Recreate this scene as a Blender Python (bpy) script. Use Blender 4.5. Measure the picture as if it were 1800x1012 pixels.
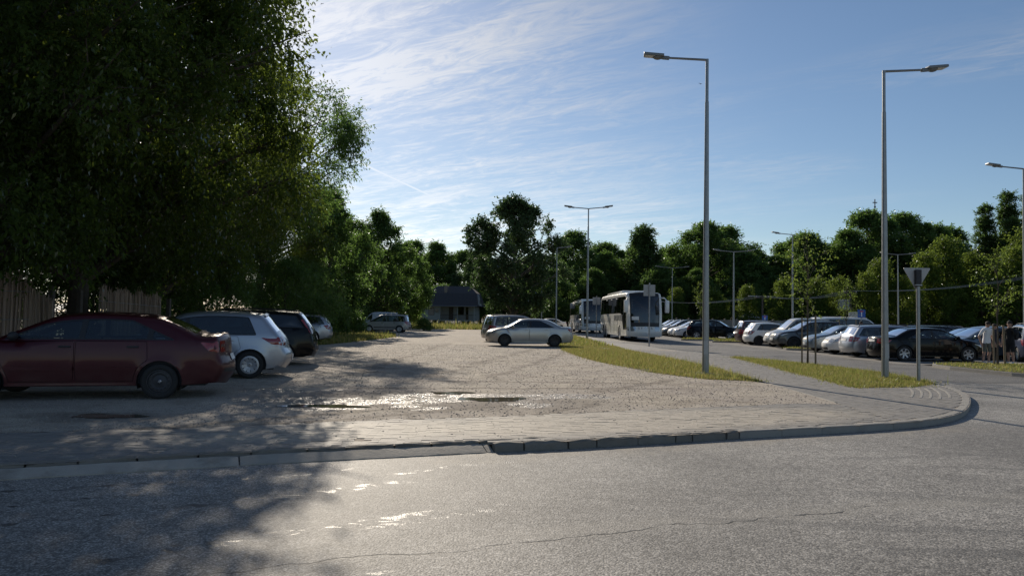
import bpy, bmesh, math, random
import numpy as np
from mathutils import Vector, Matrix, geometry
R = math.radians
random.seed(5)
for o in list(bpy.data.objects): bpy.data.objects.remove(o)
SC = bpy.context.scene
COL = SC.collection

# ------------------------------------------------------------------ camera
cam_d = bpy.data.cameras.new('camera'); CAM = bpy.data.objects.new('camera', cam_d); COL.objects.link(CAM)
cam_d.sensor_width = 36.0; cam_d.lens = 36.0*1300/1800; cam_d.clip_start = 0.1; cam_d.clip_end = 3000
PITCH = math.atan(52/1300); ROLL = R(0.9)
CAM.matrix_world = Matrix.Translation((0, 0, 1.5)) @ Matrix.Rotation(R(90)+PITCH, 4, 'X') @ Matrix.Rotation(ROLL, 4, 'Z')
SC.camera = CAM

# ------------------------------------------------------------------ sky and sun
SUN_AZ, SUN_EL = R(-16.5), R(26.5)          # azimuth from +Y towards +X
SDIR = Vector((math.sin(SUN_AZ)*math.cos(SUN_EL), math.cos(SUN_AZ)*math.cos(SUN_EL), math.sin(SUN_EL)))
sl = bpy.data.lights.new('sun', 'SUN'); sl.energy = 5.0; sl.angle = R(0.53); sl.color = (1, .885, .73)
so = bpy.data.objects.new('sun', sl); COL.objects.link(so); so.rotation_euler = SDIR.to_track_quat('Z', 'Y').to_euler()
so.location = (-20, 40, 60)

class NT:
    """tiny node helper"""
    def __init__(s, tree): s.t = tree
    def n(s, typ, ins=None, **kw):
        nd = s.t.nodes.new(typ)
        for k, v in kw.items(): setattr(nd, k, v)
        for k, v in (ins or {}).items():
            sk = nd.inputs[k]
            if isinstance(v, bpy.types.NodeSocket): s.t.links.new(v, sk)
            else: sk.default_value = v
        return nd
    def m(s, op, a, b=0.0, c=None, clamp=False):
        d = {0: a, 1: b}
        if c is not None: d[2] = c
        return s.n('ShaderNodeMath', d, operation=op, use_clamp=clamp).outputs[0]
    def vm(s, op, a, b=None, out=0):
        d = {0: a}
        if b is not None: d[1] = b
        return s.n('ShaderNodeVectorMath', d, operation=op).outputs[out]
    def mix(s, f, a, b):
        nd = s.n('ShaderNodeMix', data_type='RGBA')
        for i, v in ((0, f), (6, a), (7, b)):
            if isinstance(v, bpy.types.NodeSocket): s.t.links.new(v, nd.inputs[i])
            else: nd.inputs[i].default_value = (*v, 1) if isinstance(v, tuple) and len(v) == 3 else v
        return nd.outputs[2]
    def mr(s, v, a, b, c=0.0, d=1.0, smooth=True):
        return s.n('ShaderNodeMapRange', {0: v, 1: a, 2: b, 3: c, 4: d}, interpolation_type='SMOOTHSTEP' if smooth else 'LINEAR').outputs[0]
    def noise(s, vec, scale, detail=4.0, rough=.55, dist=0.0):
        return s.n('ShaderNodeTexNoise', {'Vector': vec, 'Scale': scale, 'Detail': detail, 'Roughness': rough, 'Distortion': dist}).outputs[0]
    def vor(s, vec, scale, feature='F1', out=0):
        return s.n('ShaderNodeTexVoronoi', {'Vector': vec, 'Scale': scale}, feature=feature).outputs[out]
    def scale(s, vec, v):
        return s.vm('MULTIPLY', vec, v)

W = bpy.data.worlds.new('World'); SC.world = W; W.use_nodes = True
wt = W.node_tree; wt.nodes.clear(); w = NT(wt)
sky = w.n('ShaderNodeTexSky', sky_type='NISHITA', sun_disc=False, sun_elevation=SUN_EL, sun_rotation=SUN_AZ, altitude=120, air_density=1.0, dust_density=.28, ozone_density=3.2)
gdir = w.n('ShaderNodeTexCoord').outputs['Generated']
sx = w.n('ShaderNodeSeparateXYZ', {0: gdir})
zz = w.m('ADD', w.m('MAXIMUM', sx.outputs[2], 0.0), .10)
px_, py_ = w.m('DIVIDE', sx.outputs[0], zz), w.m('DIVIDE', sx.outputs[1], zz)
ca, sa = math.cos(R(148)), math.sin(R(148))
u_ = w.m('ADD', w.m('MULTIPLY', px_, ca), w.m('MULTIPLY', py_, sa)); v_ = w.m('SUBTRACT', w.m('MULTIPLY', py_, ca), w.m('MULTIPLY', px_, sa))
def cvec(a, b, z=0.0): return w.n('ShaderNodeCombineXYZ', {0: w.m('MULTIPLY', u_, a), 1: w.m('MULTIPLY', v_, b), 2: z}).outputs[0]
streak = w.noise(cvec(.55, 2.6, 1.3), 1.6, 9, .62, .9)
fine = w.noise(cvec(1.6, 4.6, 7.7), 2.6, 9, .70, 2.2)
patch = w.noise(cvec(.5, .8, 3.1), 0.75, 3, .5, .4)
cl = w.m('ADD', w.m('MULTIPLY', streak, .52), w.m('MULTIPLY', fine, .48))
# the veil of cirrus hangs over the western half of the sky
veil = w.mr(w.vm('DOT_PRODUCT', gdir, tuple(Vector((-.36, .86, .36)).normalized()), out=1), .78, .985)
pm = w.m('ADD', w.mr(patch, .42, .66), w.m('MULTIPLY', veil, 1.15))
cmask = w.m('MULTIPLY', w.mr(cl, .40, .68), pm, clamp=True)
cmask = w.m('MULTIPLY', cmask, .66, clamp=True)
# contrail
def camray(x, y):
    v = Vector(((x-900)/1300, -(y-506)/1300, -1)); return (CAM.matrix_world.to_3x3() @ v).normalized()
a_, b_ = camray(628, 284), camray(806, 367); nrm = a_.cross(b_).normalized(); mid = (a_+b_).normalized()
tl = w.m('ABSOLUTE', w.vm('DOT_PRODUCT', gdir, tuple(nrm), out=1))
along = w.vm('DOT_PRODUCT', gdir, tuple((b_-a_).normalized()), out=1)
a0, a1 = a_.dot((b_-a_).normalized()), b_.dot((b_-a_).normalized())
wid = w.mr(along, a0, a1, .0024, .0012, False)
tr = w.m('MULTIPLY', w.mr(w.m('DIVIDE', tl, wid), 1.0, .2), w.m('MULTIPLY', w.mr(along, a0-.02, a0+.01), w.mr(along, a1+.01, a1-.04)))
tr = w.m('MULTIPLY', tr, w.m('MULTIPLY', w.mr(w.vm('DOT_PRODUCT', gdir, tuple(mid), out=1), .9, .95), .5))
cmask = w.m('MAXIMUM', cmask, tr)
lum = w.n('ShaderNodeRGBToBW', {0: sky.outputs[0]}).outputs[0]
lit = w.m('ADD', w.m('MULTIPLY', lum, 1.15), 2.6)
ccol = w.n('ShaderNodeCombineColor', {0: w.m('MULTIPLY', lit, 1.0), 1: w.m('MULTIPLY', lit, 1.0), 2: w.m('MULTIPLY', lit, 1.02)}).outputs[0]
skyc = w.mix(cmask, sky.outputs[0], ccol)
bg = w.n('ShaderNodeBackground', {0: skyc, 1: .091})
wt.links.new(bg.outputs[0], w.n('ShaderNodeOutputWorld').inputs[0])

SC.render.engine = 'CYCLES'
SC.cycles.use_denoising = True
SC.cycles.max_bounces = 6; SC.cycles.diffuse_bounces = 2; SC.cycles.glossy_bounces = 3; SC.cycles.transmission_bounces = 6; SC.cycles.transparent_max_bounces = 12
SC.cycles.sample_clamp_indirect = 6.0
SC.view_settings.view_transform = 'Standard'; SC.view_settings.look = 'None'; SC.view_settings.gamma = 1.0
SC.view_settings.exposure = -0.10
SC.view_settings.use_curve_mapping = False
SC.render.resolution_x, SC.render.resolution_y = 1024, 575

# ------------------------------------------------------------------ object helpers
def setp(o, label=None, cat=None, group=None, kind=None):
    if label: o['label'] = label
    if cat: o['category'] = cat
    if group: o['group'] = group
    if kind: o['kind'] = kind
    return o
def empty(name, loc=(0, 0, 0), rz=0.0, **kw):
    o = bpy.data.objects.new(name, None); COL.objects.link(o); o.location = loc; o.rotation_euler = (0, 0, rz); o.empty_display_size = .2
    return setp(o, **kw)
def link(name, me, parent=None, loc=(0, 0, 0), rz=0.0, **kw):
    o = bpy.data.objects.new(name, me); COL.objects.link(o); o.location = loc; o.rotation_euler = (0, 0, rz)
    if parent: o.parent = parent
    return setp(o, **kw)
def mesh(name, v, f, mats, smooth=False, mi=None, sharp=None):
    me = bpy.data.meshes.new(name); me.from_pydata([tuple(map(float, p)) for p in v], [], [tuple(map(int, q)) for q in f])
    for m_ in (mats if isinstance(mats, (list, tuple)) else [mats]): me.materials.append(m_)
    if mi is not None: me.polygons.foreach_set('material_index', mi)
    if smooth:
        me.polygons.foreach_set('use_smooth', [True]*len(me.polygons))
        if sharp: me.set_sharp_from_angle(angle=R(sharp))
    me.update(); return me
def quads_mesh(name, V, mat, nper=4, smooth=False):
    """V: (n*nper,3) numpy, consecutive verts form a face"""
    V = np.ascontiguousarray(V, dtype=np.float32); n = len(V); k = n//nper
    me = bpy.data.meshes.new(name); me.vertices.add(n); me.vertices.foreach_set('co', V.ravel())
    me.loops.add(n); me.loops.foreach_set('vertex_index', np.arange(n, dtype=np.int32))
    me.polygons.add(k); me.polygons.foreach_set('loop_start', np.arange(0, n, nper, dtype=np.int32))
    if smooth: me.polygons.foreach_set('use_smooth', np.ones(k, dtype=bool))
    me.materials.append(mat); me.update(calc_edges=True); return me
class MB:
    """collects simple solids into one mesh"""
    def __init__(s): s.v, s.f, s.mi = [], [], []
    def add(s, v, f, mi=0):
        b = len(s.v); s.v += [tuple(p) for p in v]; s.f += [tuple(b+i for i in q) for q in f]; s.mi += [mi]*len(f); return s
    def box(s, x0, x1, y0, y1, z0, z1, mi=0, M=None):
        v = [(x0, y0, z0), (x1, y0, z0), (x1, y1, z0), (x0, y1, z0), (x0, y0, z1), (x1, y0, z1), (x1, y1, z1), (x0, y1, z1)]
        if M is not None: v = [tuple(M @ Vector(p)) for p in v]
        return s.add(v, [(3, 2, 1, 0), (4, 5, 6, 7), (0, 1, 5, 4), (1, 2, 6, 5), (2, 3, 7, 6), (3, 0, 4, 7)], mi)
    def rbox(s, x0, x1, y0, y1, z0, z1, r, mi=0, M=None):
        """box with chamfered edges"""
        bm = bmesh.new(); bmesh.ops.create_cube(bm, size=1)
        for p in bm.verts: p.co = Vector(((x0+x1)/2+p.co.x*(x1-x0), (y0+y1)/2+p.co.y*(y1-y0), (z0+z1)/2+p.co.z*(z1-z0)))
        bmesh.ops.bevel(bm, geom=list(bm.edges), offset=r, segments=2, affect='EDGES', profile=.6)
        if M is not None: bm.transform(M)
        bm.verts.index_update()
        s.add([tuple(p.co) for p in bm.verts], [[q.index for q in fc.verts] for fc in bm.faces], mi); bm.free(); return s
    def tube(s, pts, rad, n=8, mi=0, cap=True):
        pts = [Vector(p) for p in pts]; k = len(pts)
        if not isinstance(rad, (list, tuple)): rad = [rad]*k
        vs = []; 
        d0 = (pts[1]-pts[0]).normalized(); ref = Vector((0, 0, 1)) if abs(d0.z) < .9 else Vector((1, 0, 0))
        for i, p in enumerate(pts):
            d = (pts[min(i+1, k-1)]-pts[max(i-1, 0)]).normalized(); a = d.cross(ref).normalized(); b = d.cross(a)
            for j in range(n):
                t = 2*math.pi*j/n; vs.append(p+(a*math.cos(t)+b*math.sin(t))*rad[i])
        fs = [(i*n+j, (i+1)*n+j, (i+1)*n+(j+1) % n, i*n+(j+1) % n) for i in range(k-1) for j in range(n)]
        if cap: fs += [tuple(range(n)), tuple(reversed(range((k-1)*n, k*n)))]
        return s.add(vs, fs, mi)
    def lathe(s, prof, n=24, mi=0, M=None):
        """prof: (r, h) rows turned about Y axis (car wheel axis)"""
        vs = [(r*math.cos(2*math.pi*j/n), h, r*math.sin(2*math.pi*j/n)) for r, h in prof for j in range(n)]
        if M is not None: vs = [tuple(M @ Vector(p)) for p in vs]
        fs = [(i*n+j, i*n+(j+1) % n, (i+1)*n+(j+1) % n, (i+1)*n+j) for i in range(len(prof)-1) for j in range(n)]
        return s.add(vs, fs, mi)
    def sphere(s, c, r, mi=0, u=10, v=7):
        r = r if isinstance(r, (tuple, list)) else (r, r, r)
        vs = [(c[0]+r[0]*math.sin(math.pi*i/v)*math.cos(2*math.pi*j/u), c[1]+r[1]*math.sin(math.pi*i/v)*math.sin(2*math.pi*j/u), c[2]+r[2]*math.cos(math.pi*i/v)) for i in range(v+1) for j in range(u)]
        return s.add(vs, [(i*u+j, (i+1)*u+j, (i+1)*u+(j+1) % u, i*u+(j+1) % u) for i in range(v) for j in range(u)], mi)
    def build(s, name, mats, parent=None, smooth=False, sharp=35, loc=(0, 0, 0), rz=0, **kw):
        return link(name, mesh(name, s.v, s.f, mats, smooth, s.mi if isinstance(mats, (list, tuple)) else None, sharp), parent, loc, rz, **kw)
    def me(s, name, mats, smooth=False, sharp=35):
        return mesh(name, s.v, s.f, mats, smooth, s.mi if isinstance(mats, (list, tuple)) else None, sharp)

# ------------------------------------------------------------------ materials
MATS = {}
def newmat(name):
    m_ = bpy.data.materials.new(name); m_.use_nodes = True; t = m_.node_tree; t.nodes.clear(); k = NT(t)
    out = k.n('ShaderNodeOutputMaterial'); MATS[name] = m_; return m_, k, out
def pbsdf(k, out, **ins):
    b = k.n('ShaderNodeBsdfPrincipled', {kk.replace('_', ' '): v for kk, v in ins.items()}); k.t.links.new(b.outputs[0], out.inputs[0]); return b
def c4(c): return (*c, 1) if len(c) == 3 else c
def simple(name, col, rough=.6, metal=0.0, var=.12, vscale=6.0, bump=0.0, bscale=60.0, spec=.5, coat=0.0, **kw):
    m_, k, out = newmat(name); pos = k.n('ShaderNodeTexCoord').outputs['Object']
    nz = k.noise(pos, vscale, 5, .6)
    c = k.mix(nz, tuple(x*(1-var) for x in col), tuple(min(1, x*(1+var)) for x in col))
    ins = {'Base_Color': c, 'Roughness': k.mr(k.noise(pos, vscale*2.3, 4), .2, .8, max(.02, rough-.06), min(1, rough+.06)), 'Metallic': metal, 'Specular_IOR_Level': spec, 'Coat_Weight': coat, 'Coat_Roughness': .04}
    if bump: ins['Normal'] = k.n('ShaderNodeBump', {'Strength': bump, 'Distance': .01, 'Height': k.noise(pos, bscale, 4)}).outputs[0]
    ins.update(kw); pbsdf(k, out, **ins); return m_
def paint(name, col, metal=.5, dirt=.25, rough=.33, coat=.9, spec=.5):
    """car paint with clear coat and road dust towards the sills"""
    m_, k, out = newmat(name); tc = k.n('ShaderNodeTexCoord'); pos = tc.outputs['Object']
    flake = k.noise(pos, 900, 1); nz = k.noise(pos, 3.5, 5, .6)
    c = k.mix(flake, tuple(x*.92 for x in col), tuple(min(1, x*1.08) for x in col))
    z = k.n('ShaderNodeSeparateXYZ', {0: pos}).outputs[2]
    dm = k.m('MULTIPLY', k.m('ADD', k.mr(z, .75, .18, 0.12, 1.0), 0.0), k.mr(nz, .25, .75, .35, 1.0))
    dm = k.m('MULTIPLY', dm, dirt, clamp=True)
    c = k.mix(dm, c, (.17, .15, .12))
    pbsdf(k, out, Base_Color=c, Metallic=k.m('MULTIPLY', k.m('SUBTRACT', 1.0, dm), metal), Roughness=k.m('ADD', k.m('MULTIPLY', dm, .4), rough), Specular_IOR_Level=spec, Coat_Weight=k.m('SUBTRACT', coat, k.m('MULTIPLY', dm, coat), clamp=True), Coat_Roughness=k.mr(nz, .2, .8, .03, .10))
    return m_
def leafmat(name, col, trans=.45, tcol=None, hue=.25, gloss=.13):
    m_, k, out = newmat(name); g = k.n('ShaderNodeNewGeometry'); rnd = g.outputs['Random Per Island']; oi = k.n('ShaderNodeObjectInfo').outputs['Random']
    nz = k.noise(g.outputs['Position'], .5, 3)
    f = k.m('ADD', k.m('MULTIPLY', rnd, .6), k.m('MULTIPLY', nz, .4))
    dark = tuple(x*(1-hue*1.2) for x in col); lite = (col[0]*(1+hue*1.9), col[1]*(1+hue*1.2), col[2]*(1+hue*.6))
    c = k.mix(f, dark, lite); c = k.mix(k.m('MULTIPLY', oi, .35), c, (col[0]*1.25, col[1]*.92, col[2]*.8))
    tc_ = tcol or (col[0]*2.4, col[1]*2.1, col[2]*1.2)
    tcn = k.mix(rnd, tuple(x*.75 for x in tc_), tuple(x*1.2 for x in tc_))
    d = k.n('ShaderNodeBsdfDiffuse', {0: c}); t = k.n('ShaderNodeBsdfTranslucent', {0: tcn})
    a = k.n('ShaderNodeMixShader', {0: trans, 1: d.outputs[0], 2: t.outputs[0]})
    gl = k.n('ShaderNodeBsdfGlossy', {0: (.9, .95, 1, 1), 1: .38})
    fr = k.n('ShaderNodeFresnel', {0: 1.35})
    b = k.n('ShaderNodeMixShader', {0: k.m('MULTIPLY', fr.outputs[0], gloss), 1: a.outputs[0], 2: gl.outputs[0]})
    k.t.links.new(b.outputs[0], out.inputs[0]); return m_
def glassmat(name, tint=(.55, .62, .62), alpha_t=.75):
    """window glass: mirror reflection by Fresnel over a tinted clear pane"""
    m_, k, out = newmat(name)
    tr = k.n('ShaderNodeBsdfTransparent', {0: c4(tint)}); gl = k.n('ShaderNodeBsdfGlossy', {0: (1, 1, 1, 1), 1: .03})
    lw = k.n('ShaderNodeFresnel', {0: 1.52}).outputs[0]
    s = k.n('ShaderNodeMixShader', {0: k.m('ADD', k.m('MULTIPLY', lw, 1.0), .03, clamp=True), 1: tr.outputs[0], 2: gl.outputs[0]}); k.t.links.new(s.outputs[0], out.inputs[0]); return m_

def blob(k, pos, cx, cy, rx, ry, ang=0.0, lo=1.0, hi=.55):
    p = k.vm('SUBTRACT', pos, (cx, cy, 0)); ca, sa = math.cos(ang), math.sin(ang)
    a = k.m('DIVIDE', k.vm('DOT_PRODUCT', p, (ca, sa, 0), out=1), rx); b = k.m('DIVIDE', k.vm('DOT_PRODUCT', p, (-sa, ca, 0), out=1), ry)
    d = k.m('SQRT', k.m('ADD', k.m('MULTIPLY', a, a), k.m('MULTIPLY', b, b)))
    return k.mr(d, lo, hi)
def stripe(k, pos, x0, y0, x1, y1, hw, soft=.5):
    L = math.hypot(x1-x0, y1-y0); dx, dy = (x1-x0)/L, (y1-y0)/L
    p = k.vm('SUBTRACT', pos, (x0, y0, 0)); u = k.vm('DOT_PRODUCT', p, (dx, dy, 0), out=1); v = k.m('ABSOLUTE', k.vm('DOT_PRODUCT', p, (-dy, dx, 0), out=1))
    return k.m('MULTIPLY', k.mr(v, hw, hw*soft), k.m('MULTIPLY', k.mr(u, 0, L*.12), k.mr(u, L, L*.8)))
def maxall(k, L):
    r = L[0]
    for x in L[1:]: r = k.m('MAXIMUM', r, x)
    return r

# asphalt -----------------------------------------------------------
def mk_asphalt(name, base=.15, near=True):
    m_, k, out = newmat(name); pos = k.n('ShaderNodeNewGeometry').outputs['Position']
    pz = k.vm('MULTIPLY', pos, (1, 1, 0))
    st = k.vor(pz, 72.0, 'F1', 1); sd = k.vor(pz, 72.0)
    st2 = k.n('ShaderNodeSeparateColor', {0: k.vor(pz, 21.0, 'F1', 1)}).outputs[0]
    big = k.noise(pz, .35, 5, .6); mid_ = k.noise(pz, 3.0, 5, .65); fine_ = k.noise(pz, 110, 3, .7)
    stv = k.n('ShaderNodeSeparateColor', {0: st}).outputs[0]
    v = k.m('MULTIPLY', k.m('MULTIPLY', k.m('POWER', stv, 1.6), 1.0), base); v = k.m('MULTIPLY', k.m('ADD', k.m('MULTIPLY', k.m('POWER', stv, 1.5), 1.15), .58), base); v = k.m('MULTIPLY', v, k.mr(st2, 0, 1, .82, 1.18, False))
    v = k.m('MULTIPLY', v, k.mr(sd, .25, .75, 1.1, .5, False)); v = k.m('MULTIPLY', v, k.mr(big, .3, .7, .74, 1.24)); v = k.m('MULTIPLY', v, k.mr(mid_, .25, .75, .88, 1.12)); v = k.m('MULTIPLY', v, k.mr(fine_, .3, .7, .8, 1.2))
    c = k.n('ShaderNodeCombineColor', {0: k.m('MULTIPLY', v, 1.05), 1: v, 2: k.m('MULTIPLY', v, .91)}).outputs[0]
    rough = .70; hgt = k.m('ADD', k.m('MULTIPLY', sd, -1.0), k.m('MULTIPLY', fine_, .5))
    if near:
        wob = k.m('MULTIPLY', k.m('SUBTRACT', k.noise(pz, 1.3, 4, .6), .5), .5)
        pw = k.vm('ADD', pz, k.n('ShaderNodeCombineXYZ', {1: wob}).outputs[0])
        # a long seam across the carriageway
        seam = stripe(k, pw, -2.2, 4.5, 3.9, 6.75, .015, .4); seam = k.m('MULTIPLY', seam, k.mr(k.noise(pz, 2.2, 3), .35, .5))
        pale = stripe(k, pw, -1.0, 5.2, 11.0, 8.9, .28, .1)
        tyre = maxall(k, [stripe(k, pw, *q) for q in ((1.2, 6.1, 4.9, 5.7, .12), (3.0, 7.1, 6.0, 6.6, .14), (5.0, 9.3, 8.2, 8.6, .12), (2.4, 5.3, 5.2, 5.1, .14), (3.6, 8.7, 6.5, 9.3, .10), (4.6, 8.4, 6.3, 8.2, .07))])
        tyre = k.m('MULTIPLY', tyre, k.mr(mid_, .3, .6, .25, .8))
        stain = k.mr(k.noise(pz, .9, 6, .7), .55, .72)
        wet = maxall(k, [stripe(k, pw, *q) for q in ((-4.9, 5.5, -1.3, 8.0, .06), (-4.7, 4.9, -.4, 7.6, .11), (-3.1, 4.55, -.25, 6.35, .10), (-1.2, 5.5, .4, 6.6, .09), (-1.3, 7.5, .6, 8.7, .08), (-5.2, 6.2, -2.6, 7.3, .08), (-2.1, 4.2, -.6, 4.75, .05))])
        cell = k.n('ShaderNodeSeparateColor', {0: k.vor(k.vm('MULTIPLY', pw, (7.5, 24, 0)), 1.0, 'F1', 1)}).outputs[0]
        wet = k.m('MULTIPLY', wet, k.m('MULTIPLY', k.mr(cell, .62, .72), k.mr(k.noise(pz, 6.0, 4, .65), .40, .54)), clamp=True)
        dust = k.m('MULTIPLY', stripe(k, pw, -1.5, 8.0, 8.0, 11.9, .55, .1), k.mr(mid_, .35, .7))
        c = k.mix(k.m('MULTIPLY', dust, .55), c, (.27, .235, .18))
        c = k.mix(k.m('MULTIPLY', pale, .3), c, (.30, .28, .24)); c = k.mix(k.m('MULTIPLY', stain, .35), c, (.12, .115, .105))
        c = k.mix(k.m('MULTIPLY', tyre, .42), c, (.05, .05, .05)); c = k.mix(seam, c, (.02, .02, .02)); c = k.mix(k.m('MULTIPLY', wet, .75), c, (.03, .03, .03))
        rough = k.mr(wet, 0, 1, .70, .46); hgt = k.m('SUBTRACT', hgt, k.m('MULTIPLY', seam, 1.5))
    bp = k.n('ShaderNodeBump', {'Strength': .55, 'Distance': .006, 'Height': hgt}).outputs[0]
    pbsdf(k, out, Base_Color=c, Roughness=rough, Specular_IOR_Level=.5, Normal=bp); return m_
mk_asphalt('asphalt', .26); mk_asphalt('asphalt_street', .15, False)

# gravel / dirt yard -------------------------------------------------
def mk_gravel():
    m_, k, out = newmat('gravel'); pos = k.n('ShaderNodeNewGeometry').outputs['Position']; pz = k.vm('MULTIPLY', pos, (1, 1, 0))
    big = k.noise(pz, .22, 5, .6); mid_ = k.noise(pz, 1.4, 6, .65); fine_ = k.noise(pz, 60, 4, .7)
    s1 = k.vor(pz, 33.0); s1c = k.n('ShaderNodeSeparateColor', {0: k.vor(pz, 33.0, 'F1', 1)}).outputs[0]
    s2 = k.vor(pz, 120.0)
    med = k.noise(pz, .55, 6, .7, .6); clod = k.noise(pz, 7.5, 5, .7)
    c = k.mix(k.mr(mid_, .32, .68), (.29, .245, .19), (.60, .53, .425))
    c = k.mix(k.mr(med, .40, .60, 0, .75), c, k.mix(mid_, (.30, .245, .205), (.48, .43, .375)))
    c = k.mix(k.mr(big, .45, .62, 0, .6), c, (.52, .465, .385))
    c = k.mix(k.mr(clod, .52, .68, 0, .6), c, (.15, .12, .095))
    stone = k.m('MULTIPLY', k.mr(s1, .55, .22), k.mr(med, .35, .6, .35, 1.0))
    c = k.mix(k.m('MULTIPLY', stone, .7), c, k.mix(k.m('POWER', s1c, 1.7), (.10, .085, .075), (.62, .57, .52)))
    c = k.mix(k.mr(fine_, .35, .7, .0, .45), c, (.12, .10, .08))
    wn = k.m('MULTIPLY', k.m('SUBTRACT', k.noise(pz, 1.1, 5, .65), .5), 2.2); pw = k.vm('ADD', pz, k.n('ShaderNodeCombineXYZ', {0: wn, 1: k.m('MULTIPLY', wn, .55)}).outputs[0])
    wet = maxall(k, [blob(k, pw, *q) for q in ((-.9, 13.9, 2.0, 1.0), (-3.0, 13.0, 2.3, .75), (.9, 14.3, 1.6, .5), (-1.4, 12.3, .8, .35), (-5.9, 10.7, .8, .45), (-3.3, 12.0, 1.2, .4), (.4, 12.9, .7, .5), (-4.6, 14.6, 1.2, .35))])
    wet = k.m('MULTIPLY', k.m('MULTIPLY', wet, k.mr(k.noise(pz, 2.6, 5, .6), .37, .53)), k.mr(k.noise(pz, 21, 4, .7), .43, .55))
    damp = maxall(k, [blob(k, pw, *q) for q in ((-1.4, 13.4, 4.2, 1.9), (-5.8, 10.6, 1.5, .7), (3.0, 38.5, 2.5, .7))])
    c = k.mix(k.m('MULTIPLY', damp, .45), c, (.09, .072, .058)); c = k.mix(k.m('MULTIPLY', wet, .8), c, (.055, .047, .04))
    # wheel ruts that sweep in from the kerb
    rut = maxall(k, [stripe(k, pw, *q) for q in ((-6.0, 8.4, -.6, 13.2, .16), (-5.6, 8.0, .3, 13.0, .14), (.3, 11.0, 1.6, 13.6, .15), (-1.0, 10.6, -2.6, 13.0, .13), (-2.5, 16, 1.5, 38, .22), (-1.0, 15.5, 3.0, 36, .22), (-4, 17, -3.5, 45, .25), (1.5, 15, 4.4, 19, .2), (-4, 15.2, 4.6, 16.4, .2), (-3, 17.2, 4.4, 17.6, .18))])
    c = k.mix(k.m('MULTIPLY', rut, .6), c, (.13, .105, .08))
    hgt = k.m('ADD', k.m('MULTIPLY', k.m('SUBTRACT', 1.0, s1), .7), k.m('ADD', k.m('MULTIPLY', k.m('SUBTRACT', 1.0, s2), .35), k.m('MULTIPLY', fine_, .5)))
    bp = k.n('ShaderNodeBump', {'Strength': 1.0, 'Distance': .010, 'Height': hgt}).outputs[0]
    pbsdf(k, out, Base_Color=c, Roughness=k.mr(wet, 0, 1, .88, .24), Specular_IOR_Level=k.mr(wet, 0, 1, .35, .9), Normal=bp); return m_
mk_gravel()
def mk_soil(name, a, b, bscale=30.0):
    m_, k, out = newmat(name); pos = k.n('ShaderNodeNewGeometry').outputs['Position']
    c = k.mix(k.mr(k.noise(pos, 1.2, 6, .65), .3, .7), a, b); c = k.mix(k.mr(k.noise(pos, 22, 4, .7), .35, .7, 0, .5), c, tuple(x*.55 for x in a))
    bp = k.n('ShaderNodeBump', {'Strength': .8, 'Distance': .03, 'Height': k.noise(pos, bscale, 5, .7)}).outputs[0]
    pbsdf(k, out, Base_Color=c, Roughness=.9, Specular_IOR_Level=.2, Normal=bp); return m_
mk_soil('soil', (.055, .05, .03), (.11, .10, .06)); mk_soil('turf', (.055, .07, .025), (.22, .19, .10))
def mk_paver():
    m_, k, out = newmat('paver'); g = k.n('ShaderNodeNewGeometry'); pos = g.outputs['Position']; rnd = g.outputs['Random Per Island']; oi = k.n('ShaderNodeObjectInfo').outputs['Random']
    c = k.mix(k.m('FRACT', k.m('ADD', rnd, oi)), (.165, .16, .155), (.25, .24, .225))
    c = k.mix(k.mr(k.noise(pos, 90, 3, .7), .3, .7, 0, .4), c, (.12, .115, .11))
    nz = k.noise(pos, 1.1, 6, .68)
    sand = maxall(k, [blob(k, pos, 2.0, 11.1, 4.6, 1.25, R(22), 1.15, .5), k.m('MULTIPLY', blob(k, pos, -2.2, 9.6, 3.0, .9, R(23), 1.2, .4), .55)])
    dm = k.m('MULTIPLY', k.m('ADD', sand, .15), k.mr(nz, .25, .58, .5, 1.1), clamp=True)
    c = k.mix(k.m('MULTIPLY', dm, .88), c, k.mix(k.mr(k.m('ADD', k.m('MULTIPLY', k.noise(pos, 14, 4, .7), .6), k.m('MULTIPLY', k.noise(pos, 2.4, 5, .7), .4)), .35, .65), (.33, .29, .23), (.52, .465, .38)))
    bp = k.n('ShaderNodeBump', {'Strength': .6, 'Distance': .006, 'Height': k.noise(pos, 70, 5, .7)}).outputs[0]
    pbsdf(k, out, Base_Color=c, Roughness=.72, Specular_IOR_Level=.4, Normal=bp); return m_
mk_paver()
def mk_paverfar():
    m_, k, out = newmat('paving_far'); pos = k.n('ShaderNodeNewGeometry').outputs['Position']
    b = k.n('ShaderNodeTexBrick', {'Vector': pos, 'Color1': (.20, .195, .185, 1), 'Color2': (.26, .25, .235, 1), 'Mortar': (.10, .095, .09, 1), 'Scale': 1.0, 'Mortar Size': .006, 'Brick Width': .2, 'Row Height': .1})
    c = k.mix(k.mr(k.noise(pos, 2.0, 5, .6), .3, .7, 0, .3), b.outputs[0], (.28, .25, .21))
    pbsdf(k, out, Base_Color=c, Roughness=.75, Normal=k.n('ShaderNodeBump', {'Strength': .5, 'Distance': .005, 'Height': k.noise(pos, 60, 4)}).outputs[0]); return m_
mk_paverfar()
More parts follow.
